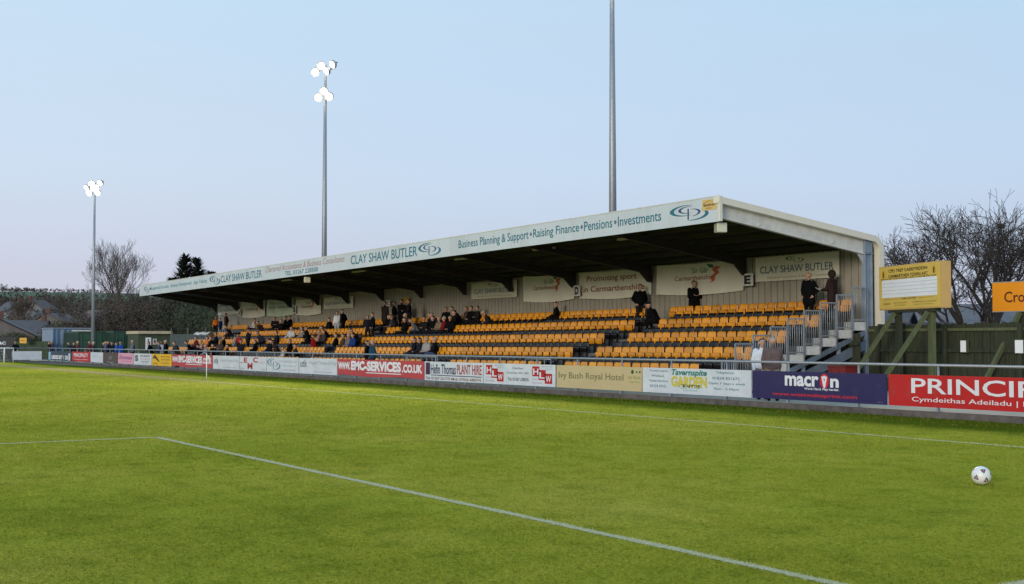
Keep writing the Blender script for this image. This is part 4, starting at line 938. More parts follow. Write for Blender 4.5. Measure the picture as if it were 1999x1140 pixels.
house(72, 345, 9, 8, 3.4, 2.6, R(-40), rend2, slate2, 'second small house on the hill, above the pale gabled house')
# buildings behind the sign boards
house(1752, 74, 6, 7, 2.4, .5, R(57), cm('blue_grey_render', (.26,.30,.38), .8, .1, 1), slate, 'low blue-grey building glimpsed under the yellow sign board', chim=False, group='buildings behind the timber fence')
house(1905, 98, 14, 9, 2.5, 2.0, R(57), rend, cm('grey_tiles', (.17,.165,.165), .8, .2, 1.5), 'grey tiled house behind the trunks of the big bare tree', group='buildings behind the timber fence')
house(2010, 104, 10, 8, 2.6, 1.8, R(57), rend, M['grey_tiles'], 'grey house behind the orange sign at the picture edge', group='buildings behind the timber fence')
house(1712, 66, 3.2, 4, 2.9, .5, R(33), cm('slate_blue', (.10,.11,.17), .7, .1), slate, 'dark blue shed squeezed between the stand end and the yellow sign', chim=False, group='buildings behind the timber fence')

# ------------------------------------------------------------------ trees and shrubs
def bare_tree(name, label, p, h, spread, seed, m, stems=1, lv=7, r0=.22, group=None, lean=0, up=.25, fork=(2, 3), cut=2, twig=.012):
    t = thing(name, label, 'tree', (p.x, p.y, ground_z(p.x, p.y)-.05), 0, group); rr = random.Random(seed); tr, cr = MB(), MB()
    def grow(a, d, L, r, k):
        n = 3 if k < 4 else 2; pts = [a]; dd = d.copy()
        for i in range(n):
            dd = (dd+Vector((rr.gauss(0,.16), rr.gauss(0,.16), rr.gauss(up*.25, .10)))).normalized(); pts.append(pts[-1]+dd*L/n)
        re = max(twig*.8, r*(.70 if k < 3 else .62)); rad = [r+(re-r)*i/n for i in range(n+1)]
        (tr if k < cut else cr).tube(pts, rad, 7 if k < cut else (4 if k < 4 else 3), 0, True, k < 2)
        if k >= lv: return
        nb = rr.randint(*fork)+(1 if k in (2, 3, 5) and rr.random() < .6 else 0)
        for j in range(nb):
            ang = rr.uniform(.30, .75)*(1.0 if j else .55)*spread; az = rr.uniform(0, 6.28)
            o = dd.orthogonal().normalized(); o = Matrix.Rotation(az, 3, dd) @ o
            nd = (dd*math.cos(ang)+o*math.sin(ang)); nd.z += up*.3; nd.normalize()
            grow(pts[-1] if j < 2 else pts[-2], nd, L*rr.uniform(.66, .86), re*rr.uniform(.75, .95), k+1)
    tot = sum(.77**i for i in range(lv+1))
    for s_ in range(stems):
        a = 6.28*s_/max(1, stems)+rr.random(); ln = .42 if stems > 1 else lean
        grow(Vector((math.cos(a)*.25*(stems > 1), math.sin(a)*.25*(stems > 1), 0)), Vector((math.cos(a)*ln, math.sin(a)*ln, 1)).normalized(), h/tot*1.18, r0*rr.uniform(.8, 1.05), 0)
    tr.build('trunk', m, t); cr.build('crown', m, t); return t
BT = 'bare winter trees beyond the far end'
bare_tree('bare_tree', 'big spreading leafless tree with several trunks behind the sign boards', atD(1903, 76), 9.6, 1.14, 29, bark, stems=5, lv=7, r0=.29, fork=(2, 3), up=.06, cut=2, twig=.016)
p = atD(1957, 74); z = EYE+227*74/F; tnest = thing('birds_nest', 'dark twig nest lodged high in the big bare tree', 'nest', (p.x, p.y, z))
mb = MB(); rr = random.Random(4)
for k in range(90):
    a = rr.uniform(0, 6.28); r_ = rr.uniform(.1, .26); b_ = a+rr.uniform(1.2, 2.4); mb.tube([(r_*math.cos(a), r_*math.sin(a), rr.uniform(-.16, .14)), (r_*math.cos(b_), r_*math.sin(b_), rr.uniform(-.16, .14))], .022, 3)
mb.ball((0,0,-.05), (.2,.2,.13)); mb.build('twigs', bark, tnest)
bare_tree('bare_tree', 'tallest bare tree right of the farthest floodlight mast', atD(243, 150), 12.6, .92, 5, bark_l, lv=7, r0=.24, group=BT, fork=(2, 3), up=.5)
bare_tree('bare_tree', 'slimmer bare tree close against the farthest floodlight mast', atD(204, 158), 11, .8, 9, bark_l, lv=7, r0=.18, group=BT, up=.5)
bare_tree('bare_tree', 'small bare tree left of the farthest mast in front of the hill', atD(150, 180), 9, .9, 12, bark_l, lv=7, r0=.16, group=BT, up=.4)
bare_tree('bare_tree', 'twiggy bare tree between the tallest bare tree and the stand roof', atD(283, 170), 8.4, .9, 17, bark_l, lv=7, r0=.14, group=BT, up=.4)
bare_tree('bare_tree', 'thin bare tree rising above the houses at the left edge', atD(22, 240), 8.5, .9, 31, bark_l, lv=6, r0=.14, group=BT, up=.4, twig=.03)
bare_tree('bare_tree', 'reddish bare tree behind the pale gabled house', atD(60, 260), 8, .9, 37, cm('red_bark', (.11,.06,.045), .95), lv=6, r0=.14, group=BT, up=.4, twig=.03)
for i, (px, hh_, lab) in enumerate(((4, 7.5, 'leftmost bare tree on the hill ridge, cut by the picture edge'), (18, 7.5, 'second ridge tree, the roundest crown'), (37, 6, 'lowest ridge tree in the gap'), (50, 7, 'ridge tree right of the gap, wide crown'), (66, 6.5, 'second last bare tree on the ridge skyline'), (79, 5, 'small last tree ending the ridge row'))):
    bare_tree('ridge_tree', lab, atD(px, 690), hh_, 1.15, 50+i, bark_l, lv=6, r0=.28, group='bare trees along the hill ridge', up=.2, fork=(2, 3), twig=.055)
# leaf masses of twig and leaf cards
def shrub(name, label, p, w_, d_, h, m, m2, seed, n=2600, sz=.16, group=None, cat='shrub', z=None, cone=0):
    t = thing(name, label, cat, (p.x, p.y, ground_z(p.x, p.y)-.03 if z is None else z), 0, group); rr = random.Random(seed); mb = MB()
    lobes = [(rr.uniform(-.5,.5)*w_, rr.uniform(-.5,.5)*d_, rr.uniform(.25,.82)*h, rr.uniform(.16,.30)) for _ in range(14)]
    for k in range(n):
        lx, ly, lz, lr = rr.choice(lobes); v = Vector((rr.gauss(0,1), rr.gauss(0,1), rr.gauss(0,1))).normalized()*rr.uniform(.55, 1.05)
        c = Vector((lx*.75+v.x*w_*lr*1.1, ly*.75+v.y*d_*lr*1.1, max(.05, lz+v.z*h*lr))); a = Vector((rr.gauss(0,1), rr.gauss(0,1), rr.gauss(.4,1))).normalized(); b_ = a.orthogonal().normalized(); b_ = Matrix.Rotation(rr.uniform(0,6.28), 3, a) @ b_
        s = sz*rr.uniform(.5, 1.5); mb.add([c-b_*s*.35, c+a*s*.2, c+b_*s*.35, c+a*s*1.3], [(0,1,2,3)], 0 if rr.random() < .65 else 1)
    mb.build('foliage', [m, m2], t); st = MB()
    for k in range(7):
        lx, ly, lz, lr = lobes[k]; st.tube([(lx*.3, ly*.3, -.1), (lx*.6, ly*.6, lz*.6), (lx*.8, ly*.8, lz)], [.09*h/4, .06*h/4, .02], 4)
    st.build('stems', bark, t); return t
lf1 = cm('dark_leaf', (.034,.042,.022), .7, .35, 1); lf2 = cm('brown_leaf', (.062,.052,.034), .8, .35, 1); lf3 = cm('twig_brown', (.075,.055,.044), .9, .3, 1); lf4 = cm('olive_leaf', (.050,.062,.022), .8, .3, 1); con = cm('conifer_green', (.012,.022,.012), .7, .4, 1)
SG = 'overgrown shrubs beyond the far end'
for i, (px, D, w_, h, a, b_, lab) in enumerate((
    (118, 150, 8, 4.6, lf4, lf3, 'olive scrub left of the site cabin under the broad house'), (160, 145, 9, 6.0, lf2, lf3, 'brown twiggy shrub above the site cabin'),
    (205, 146, 9, 6.6, lf3, lf2, 'reddish brown shrub around the foot of the slim bare tree'), (250, 140, 9, 6.2, lf2, lf3, 'brown scrub below the tallest bare tree'),
    (300, 138, 9, 6.8, lf3, lf2, 'purple brown thicket above the toilet hut'), (345, 130, 9, 6.4, lf1, lf2, 'dark evergreen shrub behind the palisade fence'),
    (392, 122, 8, 5.8, lf1, lf4, 'dark green shrub under the far corner of the stand roof'), (430, 118, 7, 5.0, lf4, lf1, 'greener shrub touching the far end of the back wall'),
    (75, 150, 6, 2.4, lf4, lf2, 'low olive bushes topping the boarded wall'), (12, 152, 7, 3.0, lf2, lf4, 'brown garden bushes below the grey rendered house'))):
    shrub('shrub', lab, atD(px, D), w_, 5, h, a, b_, 100+i, 8500, .16, SG)
# conifer with twin tips beyond the roof
p = atD(373, 136); t = thing('conifer', 'dark twin-topped conifer standing behind the far stand roof', 'tree', (p.x, p.y, ground_z(p.x, p.y)-.05)); rr = random.Random(8); mb = MB(); st = MB()
for (ox, H, Wd) in ((-.75, 11.2, 2.9), (.55, 10.8, 3.1), (2.2, 9.3, 2.4), (-2.1, 8.6, 2.2)):
    off = RT*ox; st.tube([off*.2, off+Vector((0,0,H*.6)), off+Vector((0,0,H))], [.18, .1, .02], 6)
    for k in range(520):
        u = rr.random()**.8; z = H*(.15+.85*u); L = Wd*(1-u)**.75*rr.uniform(.6, 1.15)+.28; a = rr.uniform(0, 6.28); d = Vector((math.cos(a), math.sin(a), rr.uniform(.15, .55))); d.normalize(); c = off+Vector((0,0,z)); e_ = c+d*L
        s_ = d.cross(Vector((0,0,1))).normalized()
        for q in range(5):
            f0 = c+(e_-c)*(.2+.17*q); wq = .17*(1.2-.15*q); tp = f0+(d+Vector((rr.uniform(-.3,.3), rr.uniform(-.3,.3), rr.uniform(-.1,.5)))).normalized()*.5
            mb.add([f0-s_*wq, f0+s_*wq, tp], [(0,1,2)])
mb.build('foliage', con, t); st.build('trunk', bark, t)
# far woodland on the slope: one mass
rr = random.Random(77); mb = MB()
for k in range(1100):
    px = rr.uniform(-60, 520); D = rr.uniform(230, 440); p = atD(px, D); z = ground_z(p.x, p.y)
    hh_ = rr.uniform(2.0, 4.5); wq = hh_*rr.uniform(.6, 1.0); mi = rr.choice((0, 0, 1, 2))
    for q in range(16):
        c = Vector((p.x+rr.gauss(0, wq*.38), p.y+rr.gauss(0, wq*.38), z+abs(rr.gauss(.45, .28))*hh_)); s = rr.uniform(.5, 1.1); a = Vector((rr.gauss(0,1), rr.gauss(0,1), rr.gauss(.8,1))).normalized(); b_ = a.orthogonal().normalized()
        mb.add([c-b_*s*.5, c+a*s*.2, c+b_*s*.5, c+a*s*1.2], [(0,1,2,3)], mi)
tag(mb.build('woodland', [cm('far_brown', (.060,.050,.042), .95, .3, .1), cm('far_olive', (.045,.050,.028), .95, .3, .1), cm('far_grey', (.075,.065,.06), .95, .3, .1)]), 'brown winter woodland covering the hillside below the green field', 'woodland', kind='stuff')
# hedge line along the ridge foot of the field
rr = random.Random(3); mb = MB()
for k in range(700):
    px = rr.uniform(-60, 200); p = atD(px, rr.choice((585, 640))); z = ground_z(p.x, p.y); c = Vector((p.x, p.y, z+rr.uniform(0, 1.2))); s = rr.uniform(.5, 1.1); a = Vector((rr.gauss(0,1), rr.gauss(0,1), 1)).normalized(); b_ = a.orthogonal().normalized(); mb.add([c-b_*s*.5, c+a*s*.2, c+b_*s*.5, c+a*s], [(0,1,2,3)])
tag(mb.build('hedgerow', M['far_brown']), 'dark hedge lines bounding the green field on the hill', 'hedge', kind='stuff')

# ------------------------------------------------------------------ people
SKIN = cm('skin', (.46,.27,.19), .55, .06, 6)
def cloth_m(r, g, b): return cm('cloth_%d_%d_%d' % (r, g, b), srgb(r, g, b), .95, .18, 7, bump=.25, bscale=25, spec=.12)
HAIRC = {'dark': (.014,.011,.009), 'grey': (.28,.27,.25), 'brown': (.05,.03,.018), 'fair': (.30,.20,.09), 'white': (.55,.53,.5)}
def cap_mesh(p, q, r0, r1, n=12, m=4):
    """tapered capsule"""
    p, q = Vector(p), Vector(q); d = q-p; L = d.length
    if L < 1e-6: d = Vector((0,0,1)); L = 1e-6
    d = d/L; a = d.orthogonal().normalized(); b = d.cross(a); rings = []
    for i in range(m+1):
        t = -math.pi/2+math.pi/2*i/m; rings.append((p+d*r0*math.sin(t), max(1e-4, r0*math.cos(t))))
    for i in range(m+1):
        t = math.pi/2*i/m; rings.append((q+d*r1*math.sin(t), max(1e-4, r1*math.cos(t))))
    v = []; f = []
    for c, r in rings:
        for k in range(n): v.append(c+(a*math.cos(6.28318*k/n)+b*math.sin(6.28318*k/n))*r)
    for i in range(len(rings)-1):
        for k in range(n): f.append((i*n+k, i*n+(k+1)%n, (i+1)*n+(k+1)%n, (i+1)*n+k))
    f += [tuple(range(n-1, -1, -1)), tuple((len(rings)-1)*n+k for k in range(n))]
    return v, f
def lerp(a, b, t): return tuple(x+(y-x)*t for x, y in zip(a, b))
def body(pose, coat, arms, head_turn, detail, fat=1.0):
    """capsule list: (p, q, r0, r1, region) regions 0 skin 1 top 2 legs 3 shoes"""
    c = []; sit = pose in ('sit', 'sitfwd'); dz = -.47 if sit else 0.0
    ln = {'sit': -.02, 'sitfwd': .30, 'stand': 0.0, 'lean': .16}[pose]      # forward lean (towards -Y) of shoulders
    hipz = .95+dz
    def T(x, y, z):     # torso point with lean
        k = max(0, (z-.95))/.5; return (x, y-ln*k-(0.0), z+dz-(abs(ln)*.12*k))
    f = fat*(1.12 if coat else 1.0)
    c.append((T(-.075,0,.97), T(.075,0,.97), .125*f, .125*f, 1 if coat else 2))
    for s in (-1, 1):
        c.append((T(.07*s,0,1.0), T(.10*s,.0,1.30), .118*f, .118*f, 1)); c.append((T(.09*s,0,1.28), T(.165*s,.005,1.405), .11, .075, 1))
    c.append((T(0,-.03,1.02), T(0,-.02,1.33), .125*f, .12*f, 1)); c.append((T(0,.01,1.40), T(0,-.005,1.53), .085 if coat else .06, .052, 1 if coat else 0))
    c.append((T(0,-.01,1.47), T(0,-.02,1.56), .052, .055, 0))
    hx, hy = math.sin(head_turn), -math.cos(head_turn)
    hd = Vector(T(0,-.03,1.635))
    c.append((hd+Vector((-hx*.03,-hy*.03,.02)), hd+Vector((hx*.02,hy*.02,.015)), .098, .088, 0)); c.append((hd+Vector((hx*.03,hy*.03,-.01)), hd+Vector((hx*.045,hy*.045,-.075)), .072, .048, 0))
    c.append((hd+Vector((hx*.108,hy*.108,.01)), hd+Vector((hx*.128,hy*.128,-.025)), .013, .018, 0))
    for s in (-1, 1): e = hd+Vector((-hy*.095*s, hx*.095*s, -.01)); c.append((e+Vector((0,0,.02)), e+Vector((0,0,-.02)), .018, .014, 0))
    wrists = []
    for s in (-1, 1):
        sh = T(.185*s, 0, 1.395)
        a = arms if isinstance(arms, str) else arms[0 if s < 0 else 1]
        if a == 'down': el, wr, hdv = (.255*s, .03, 1.12), (.255*s, -.05, .88), (0, -.15, -1)
        elif a == 'pocket': el, wr, hdv = (.30*s, .08, 1.13), (.20*s, -.08, .96), (-.4*s, -.3, -.8)
        elif a == 'fold': el, wr, hdv = (.25*s, -.08, 1.12), (.02*s, -.21, 1.16), (-s, 0, .1)
        elif a == 'front': el, wr, hdv = (.24*s, -.08, 1.12), (.12*s, -.33, 1.10), (-.3*s, -1, .1)
        elif a == 'rail': el, wr, hdv = (.26*s, -.14, 1.16), (.16*s, -.38, 1.08), (-.5*s, -.8, -.2)
        elif a == 'lap': el, wr, hdv = (.25*s, -.05, 1.13), (.08*s, -.30, 1.06), (-.8*s, -.5, -.1)
        elif a == 'up': el, wr, hdv = (.24*s, -.16, 1.22), (.10*s, -.22, 1.48), (-.3*s, 0, 1)
        elif a == 'out': el, wr, hdv = (.36*s, .06, 1.16), (.52*s, -.06, 1.0), (.7*s, -.5, -.5)
        el, wr = T(*el), T(*wr)
        c.append((sh, el, .084 if coat else .062, .068 if coat else .05, 1)); c.append((el, wr, .068 if coat else .048, .045 if coat else .036, 1))
        wrists.append((Vector(wr), Vector(hdv).normalized(), s))
    for w_, h_, s in wrists:
        side = h_.cross(Vector((0,0,1)) if abs(h_.z) < .8 else Vector((0,-1,0))).normalized(); nrm = side.cross(h_)
        c.append((w_, w_+h_*.05, .030, .033, 0))
        for k in range(4):
            b0 = w_+h_*.055+side*(.016*(k-1.5)*1.25); L = (.072, .082, .076, .06)[k]
            b1 = b0+h_*L*.5+nrm*.008; b2 = b1+(h_*.75+nrm*.55).normalized()*L*.5
            c.append((b0, b1, .0105, .0095, 0)); c.append((b1, b2, .0095, .008, 0))
        b0 = w_+h_*.02+side*.028*-s; b1 = b0+(h_*.6-side*.7*s).normalized()*.04; c.append((b0, b1, .012, .011, 0)); c.append((b1, b1+(h_*.9-side*.15*s).normalized()*.032, .011, .009, 0))
    for s in (-1, 1):
        if sit:
            hip, kn, an = (.10*s, 0, hipz-.02), (.15*s, -.43, hipz+.01), (.13*s, -.40-(.12 if pose == 'sit' else -.04), .09)
        else: hip, kn, an = (.09*s, 0, .92), (.105*s, -.02, .50), (.11*s, .03, .09)
        c.append((hip, kn, .105*f, .068, 2)); c.append((kn, lerp(kn, an, .35), .068, .066, 2)); c.append((lerp(kn, an, .35), an, .066, .046, 2))
        c.append(((an[0], an[1]+.03, .045), (an[0]+.015*s, an[1]-.15, .035), .045, .036, 3)); c.append(((an[0], an[1], .09), (an[0], an[1], .05), .05, .05, 3))
    if coat == 2 and not sit:
        for s in (-1, 1): c.append((T(.07*s,0,1.0), (.085*s, .0, .72), .13*f, .125*f, 1))
    elif coat == 2: 
        for s in (-1, 1): c.append(((.10*s, 0, hipz), (.13*s, -.22, hipz+.0), .125, .11, 1))
    return c, hd, (hx, hy)
pending = []
PEOPLE = thing
def person(label, loc, rz, pose, top, legs, hair='dark', arms='down', turn=0.0, coat=1, H=1.75, detail=0, hat=None, fat=1.0, group=None, skin=None, shoes=(25,22,22), face=False):
    t = thing('person', label, 'person', loc, rz, group); t.scale = (H/1.75,)*3
    caps, hd, hv = body(pose, coat, arms, turn, detail, fat); mb = MB()
    for p, q, r0, r1, g in caps: mb.add(*cap_mesh(p, q, r0, r1))
    o = mb.build('body', [SKIN, cloth_m(*top), cloth_m(*legs), cloth_m(*shoes)], t)
    md = o.modifiers.new('r', 'REMESH'); md.mode = 'VOXEL'; md.voxel_size = .0105 if detail else .02
    s2 = o.modifiers.new('s', 'SMOOTH'); s2.factor = .5; s2.iterations = 2
    pending.append((o, caps))
    hx, hy = hv
    hm = MB()
    if hat == 'hood':
        c_, rr_ = hd+Vector((-hx*.02,-hy*.02,.01)), Vector((.135,.14,.155)); mcol = cloth_m(*top); nm = 'hood'
    elif hat: c_, rr_ = hd+Vector((-hx*.005,-hy*.005,.045)), Vector((.112,.118,.10)); mcol = cloth_m(*hat); nm = 'cap'
    else: c_, rr_ = hd+Vector((-hx*.016,-hy*.016,.022)), Vector((.101,.106,.108)); mcol = cm('hair_'+str(hair), HAIRC.get(hair, (.02,.015,.012)), .7, .2, 30); nm = 'hair'
    if hair == 'bald' and not hat:
        pass
    else:
        n, m_ = 16, 10; vs = []; keep = {}
        for j in range(m_+1):
            ph = math.pi*j/m_-math.pi/2
            for k in range(n):
                a = 6.28318*k/n; d = Vector((math.cos(ph)*math.cos(a), math.cos(ph)*math.sin(a), math.sin(ph))); fr = d.x*hx+d.y*hy
                lim = (-.05+.80*max(0, fr)-.55*max(0, -fr)) if nm == 'hair' else (-.02 if nm == 'cap' else -.9+1.2*max(0, fr-.35))
                if d.z < lim: d = Vector((d.x, d.y, lim)); L = math.hypot(d.x, d.y) or 1; s = math.sqrt(max(.02, 1-min(.95, lim*lim)))/L; d.x *= s; d.y *= s; kx = .90
                else: kx = 1
                vs.append(c_+Vector((d.x*rr_.x*kx, d.y*rr_.y*kx, d.z*rr_.z)))
        hm.add(vs, [(j*n+k, j*n+(k+1)%n, (j+1)*n+(k+1)%n, (j+1)*n+k) for j in range(m_) for k in range(n)], 0, True)
        if nm == 'cap': hm.add([hd+Vector((hx*.09-hy*s*.07, hy*.09+hx*s*.07, .05)) for s in (-1, 1)]+[hd+Vector((hx*.19-hy*s*.05, hy*.19+hx*s*.05, .03)) for s in (1, -1)]+[hd+Vector((hx*.09-hy*s*.07, hy*.09+hx*s*.07, .062)) for s in (-1, 1)]+[hd+Vector((hx*.19-hy*s*.05, hy*.19+hx*s*.05, .042)) for s in (1, -1)], [(3,2,1,0),(4,5,6,7),(0,1,5,4),(1,2,6,5),(2,3,7,6),(3,0,4,7)])
        hm.build(nm, mcol, t)
    if face:
        fm = MB()
        for s in (-1, 1): fm.ball(hd+Vector((hx*.098-hy*.034*s, hy*.098+hx*.034*s, .012)), (.012,.012,.008), 6, 4)
        fm.build('eyes', cm('eye_dark', (.02,.015,.012), .2), t)
        fm = MB(); fm.tube([hd+Vector((hx*.098-hy*.026*s, hy*.098+hx*.026*s, -.068)) for s in (-1, 0, 1)], .006, 5); fm.build('mouth', cm('lip', (.25,.09,.08), .5), t)
        fm = MB(); fm.tube([hd+Vector((hx*.102-hy*.045*s, hy*.102+hx*.045*s, .036)) for s in (-1, -.35)], .006, 4); fm.tube([hd+Vector((hx*.102-hy*.045*s, hy*.102+hx*.045*s, .036)) for s in (.35, 1)], .006, 4); fm.build('eyebrows', cm('brow', (.05,.035,.025), .8), t)
    return t
BLACK, NVY, CHAR, GREYC, JEAN, DBR, KH, REDC, WHT, BLU = (15,15,17), (28,32,48), (46,46,50), (128,130,138), (62,78,108), (58,46,40), (112,102,84), (128,26,30), (205,208,212), (36,74,150)
def seatp(px, t): x = onY(px, ty(t)+.45); return (x, ty(t+1)-.30, tz(t, x)-.01)
def standp(px, t, dy=.25): x = onY(px, ty(t)+dy); return (x, ty(t)+dy, tz(t, x))
def pathp(px, Y=25.3): return (onY(px, Y), Y, .022)
LFT, RGT = R(-90), R(90); GS = 'spectators in the stand'; GP = 'spectators along the rail'
# the two talking by the rail
t = person('person in a white jacket at the rail, face turned to the grey-haired one', pathp(1487, 25.35), R(66), 'stand', (206,212,220), (96,104,112), 'brown', ('down', 'rail'), R(-8), 1, 1.74, 1, face=True, fat=1.05, group='pair talking at the rail')
person('grey-haired person in a taupe jacket seen from behind at the rail', pathp(1508, 24.95), R(222), 'stand', (100,86,84), (120,118,104), 'grey', ('front', 'down'), R(20), 1, 1.78, 1, face=True, fat=1.22, group='pair talking at the rail')
# top terrace, right
person('bald person in a long black coat with hands in pockets below the long accountants sign', standp(1580, 8, .2), R(12), 'stand', BLACK, BLACK, 'bald', 'pocket', R(-15), 2, 1.80, 1, fat=1.1, group=GS, face=True)
t = person('hooded person in dark brown reading a white paper at the top of the steps', standp(1626, 8, .5), R(-78), 'stand', (48,36,34), (40,34,34), 'dark', 'front', 0, 2, 1.82, 1, hat='hood', group=GS, face=True)
p = Vector(t.location); pm = MB(); q = Matrix.Rotation(R(-78), 3, 'Z') @ Vector((0,-.47,1.18)); pap = thing('paper', 'white folded paper held by the hooded reader', 'paper', p+q, R(-78))
pm.box((-.15,-.14,-.004), (.15,.10,.004)); o = pm.build('sheet', white_p, pap); o.rotation_euler = (R(-28), 0, 0)
person('person in black leaning alone against the wall under the wide cream banner', standp(1355, 8, 1.0), R(75), 'stand', BLACK, BLACK, 'dark', 'fold', R(10), 2, 1.84, 1, group=GS)
person('person in a black jacket standing at the head of the aisle under the brown-lettered banner', standp(1250, 8, .6), R(70), 'stand', BLACK, (32,30,32), 'brown', 'pocket', 0, 1, 1.82, 1, group=GS)
person('person in black with a cap sitting by the head of the aisle, facing left', seatp(1281, 7), R(-80), 'sitfwd', BLACK, BLACK, 'dark', 'front', 0, 1, 1.78, 1, hat=(25,25,28), group=GS)
person('person in black sitting alone on the top row, left of the letter D', seatp(1085, 8), R(-35), 'sit', BLACK, BLACK, 'brown', 'lap', R(-20), 1, 1.74, 0, group=GS)
person('person in dark jacket leaning forward alone on the black row, hands at chin', seatp(960, 7), R(-30), 'sitfwd', (34,34,40), (40,42,50), 'grey', 'front', 0, 1, 1.76, 0, group=GS)
# middle cluster under the C
cl = [(751, 8, 'stand', (44,38,36), 'dark', 'broad-backed person in brown-black standing directly under the letter C'), (769, 8, 'stand', BLACK, 'dark', 'person in black standing just right of the letter C'), (784, 8, 'stand', BLACK, 'dark', 'taller person in black standing under the white notice'), (798, 8, 'stand', (26,26,30), 'brown', 'person in dark jacket with face turned, standing just right of the white notice')]
for i, (px, t_, po, c_, h_, lab) in enumerate(cl): person(lab, standp(px, t_, .2 if i < 3 else -.1), R((200, 160, 210, -20)[i]), po, c_, (30,30,34), h_, ('pocket', 'front'), R((0, 20, -20, 10)[i]), 2, (1.78, 1.74, 1.84, 1.8)[i], 0, group=GS)
cl = [(765, 7, 'sit', (60,62,70), 'dark', 'person in grey sitting low in front of the standing group'), (816, 6, 'sitfwd', (104,106,112), 'brown', 'person in a mid grey jacket bending forward beside the standing group'), (827, 6, 'sit', (30,30,34), 'dark', 'person in black seated second in the row beside the standing group'), (844, 6, 'sit', BLACK, 'dark', 'person in black seated left of the khaki jacket'), (856, 6, 'sit', (118,106,88), 'grey', 'person in a khaki jacket left of the red jacket'), (866, 6, 'sit', (124,24,28), 'grey', 'person in a red jacket in the middle cluster'), (870, 8, 'sit', BLACK, 'dark', 'person in black on the top row above the red jacket'), (886, 7, 'sit', (20,20,24), 'dark', 'large person in black just right of the red jacket'), (909, 8, 'sit', (74,58,50), 'brown', 'person in brown on the top row beside the last black coat'), (919, 8, 'sit', BLACK, 'brown', 'person in black at the right end of the middle cluster, on the top row')]
for i, (px, t_, po, c_, h_, lab) in enumerate(cl): person(lab, seatp(px, t_), R((-15, -40, 10, -10, 5, -25, 20, -15, -20, 10)[i]), po, c_, (34,36,44), h_, ('lap', 'front', 'fold')[i % 3], R((10, -20, 25, 0)[i % 4]), 1, 1.72+.03*(i % 4), 0, group=GS, fat=1.15 if i == 7 else 1)
person('teenager in navy standing on the middle aisle beside a taller companion', standp(718, 6), R(60), 'stand', (30,30,40), (30,32,40), 'dark', 'pocket', 0, 1, 1.5, 0, group=GS)
person('tall person in black stepping down the middle aisle', standp(728, 6, .1), R(-20), 'stand', BLACK, (24,24,28), 'brown', 'down', R(-20), 1, 1.62, 0, group=GS)
for px, t_, c_, h_, lab in ((669, 3, (70,58,50), 'brown', 'person in brown seated left in the trio by the blue jacket'), (680, 3, (112,104,98), 'grey', 'person in taupe seated in the middle of the trio'), (688, 3, (30,58,118), 'dark', 'person in a bright blue jacket seated right in the trio'), (808, 2, (26,26,34), 'brown', 'person in black with hands together, low on the second row'), (832, 2, (150,146,144), 'grey', 'grey-haired person with a pale scarf beside the blue jeans'), (848, 2, (20,20,26), 'grey', 'person in a black coat and blue jeans low in the stand')):
    person(lab, seatp(px, t_), R({669: -15, 680: 10, 688: 5, 808: -25, 832: 10, 848: -35}[px]), 'sit', c_, JEAN if px == 848 else (44,44,50), h_, 'lap', R(-10), 1, 1.74, 0, group=GS)
person('person in a teal jacket with grey hair standing on the path behind the rail', pathp(727, 25.9), R(170), 'stand', (32,66,86), (30,32,40), 'grey', 'front', R(20), 1, 1.70, 0, fat=1.1, group=GP)
person('person in black standing close left of the teal jacket on the path', pathp(717, 26.1), R(150), 'stand', BLACK, (26,26,30), 'dark', 'pocket', 0, 1, 1.72, 0, group=GP)
# far half of the stand
person('child in an orange top standing at the far end of the top row', standp(421, 8), R(60), 'stand', (205,110,30), (24,24,28), 'brown', 'down', 0, 0, 1.5, 0, group=GS)
person('child in a blue top beside the orange top', standp(430, 8), R(-60), 'stand', (40,70,140), (40,50,80), 'dark', 'down', 0, 0, 1.36, 0, group=GS)
person('person in a brown jacket standing by the children in orange and blue', standp(441, 8, .1), R(-40), 'stand', (74,52,44), (70,62,60), 'dark', 'pocket', 0, 1, 1.72, 0, group=GS)
person('person in a white shirt sitting sideways on the top row near the far banners', seatp(496, 8), R(-55), 'sit', (200,204,206), (44,24,28), 'dark', 'lap', 0, 0, 1.7, 0, group=GS)
for px, c_, lab, po in ((537, (30,28,32), 'person in charcoal leaning back on the top row left of two in black', 'sitfwd'), (556, BLACK, 'person in black, left of the pair huddled below the letter B', 'sit'), (565, BLACK, 'person in black, right of the pair huddled below the letter B', 'sit')): person(lab, seatp(px, 8), R({537: 60, 556: -20, 565: -50}[px]), po, c_, BLACK, 'dark', 'fold', 0, 1, 1.76, 0, group=GS)
person('person in navy sitting on the upper black row, left of the standing white tee', seatp(642, 7), R(-60), 'sit', (30,32,44), (34,38,52), 'dark', 'lap', 0, 1, 1.72, 0, group=GS)
person('teenager in a white tee and pale jeans standing in the upper rows', standp(658, 7, .1), R(40), 'stand', (202,206,210), (150,158,172), 'dark', 'down', R(30), 0, 1.6, 0, group=GS)
person('person in a dark suit standing close beside the white tee', standp(669, 7, .1), R(-60), 'stand', (26,28,36), (26,26,30), 'dark', 'pocket', 0, 1, 1.68, 0, group=GS)
person('person in a pale hoodie with elbow out, sitting mid terrace', seatp(568, 5), R(30), 'sit', (182,184,188), (150,152,158), 'brown', ('out', 'lap'), R(-20), 1, 1.74, 0, group=GS)
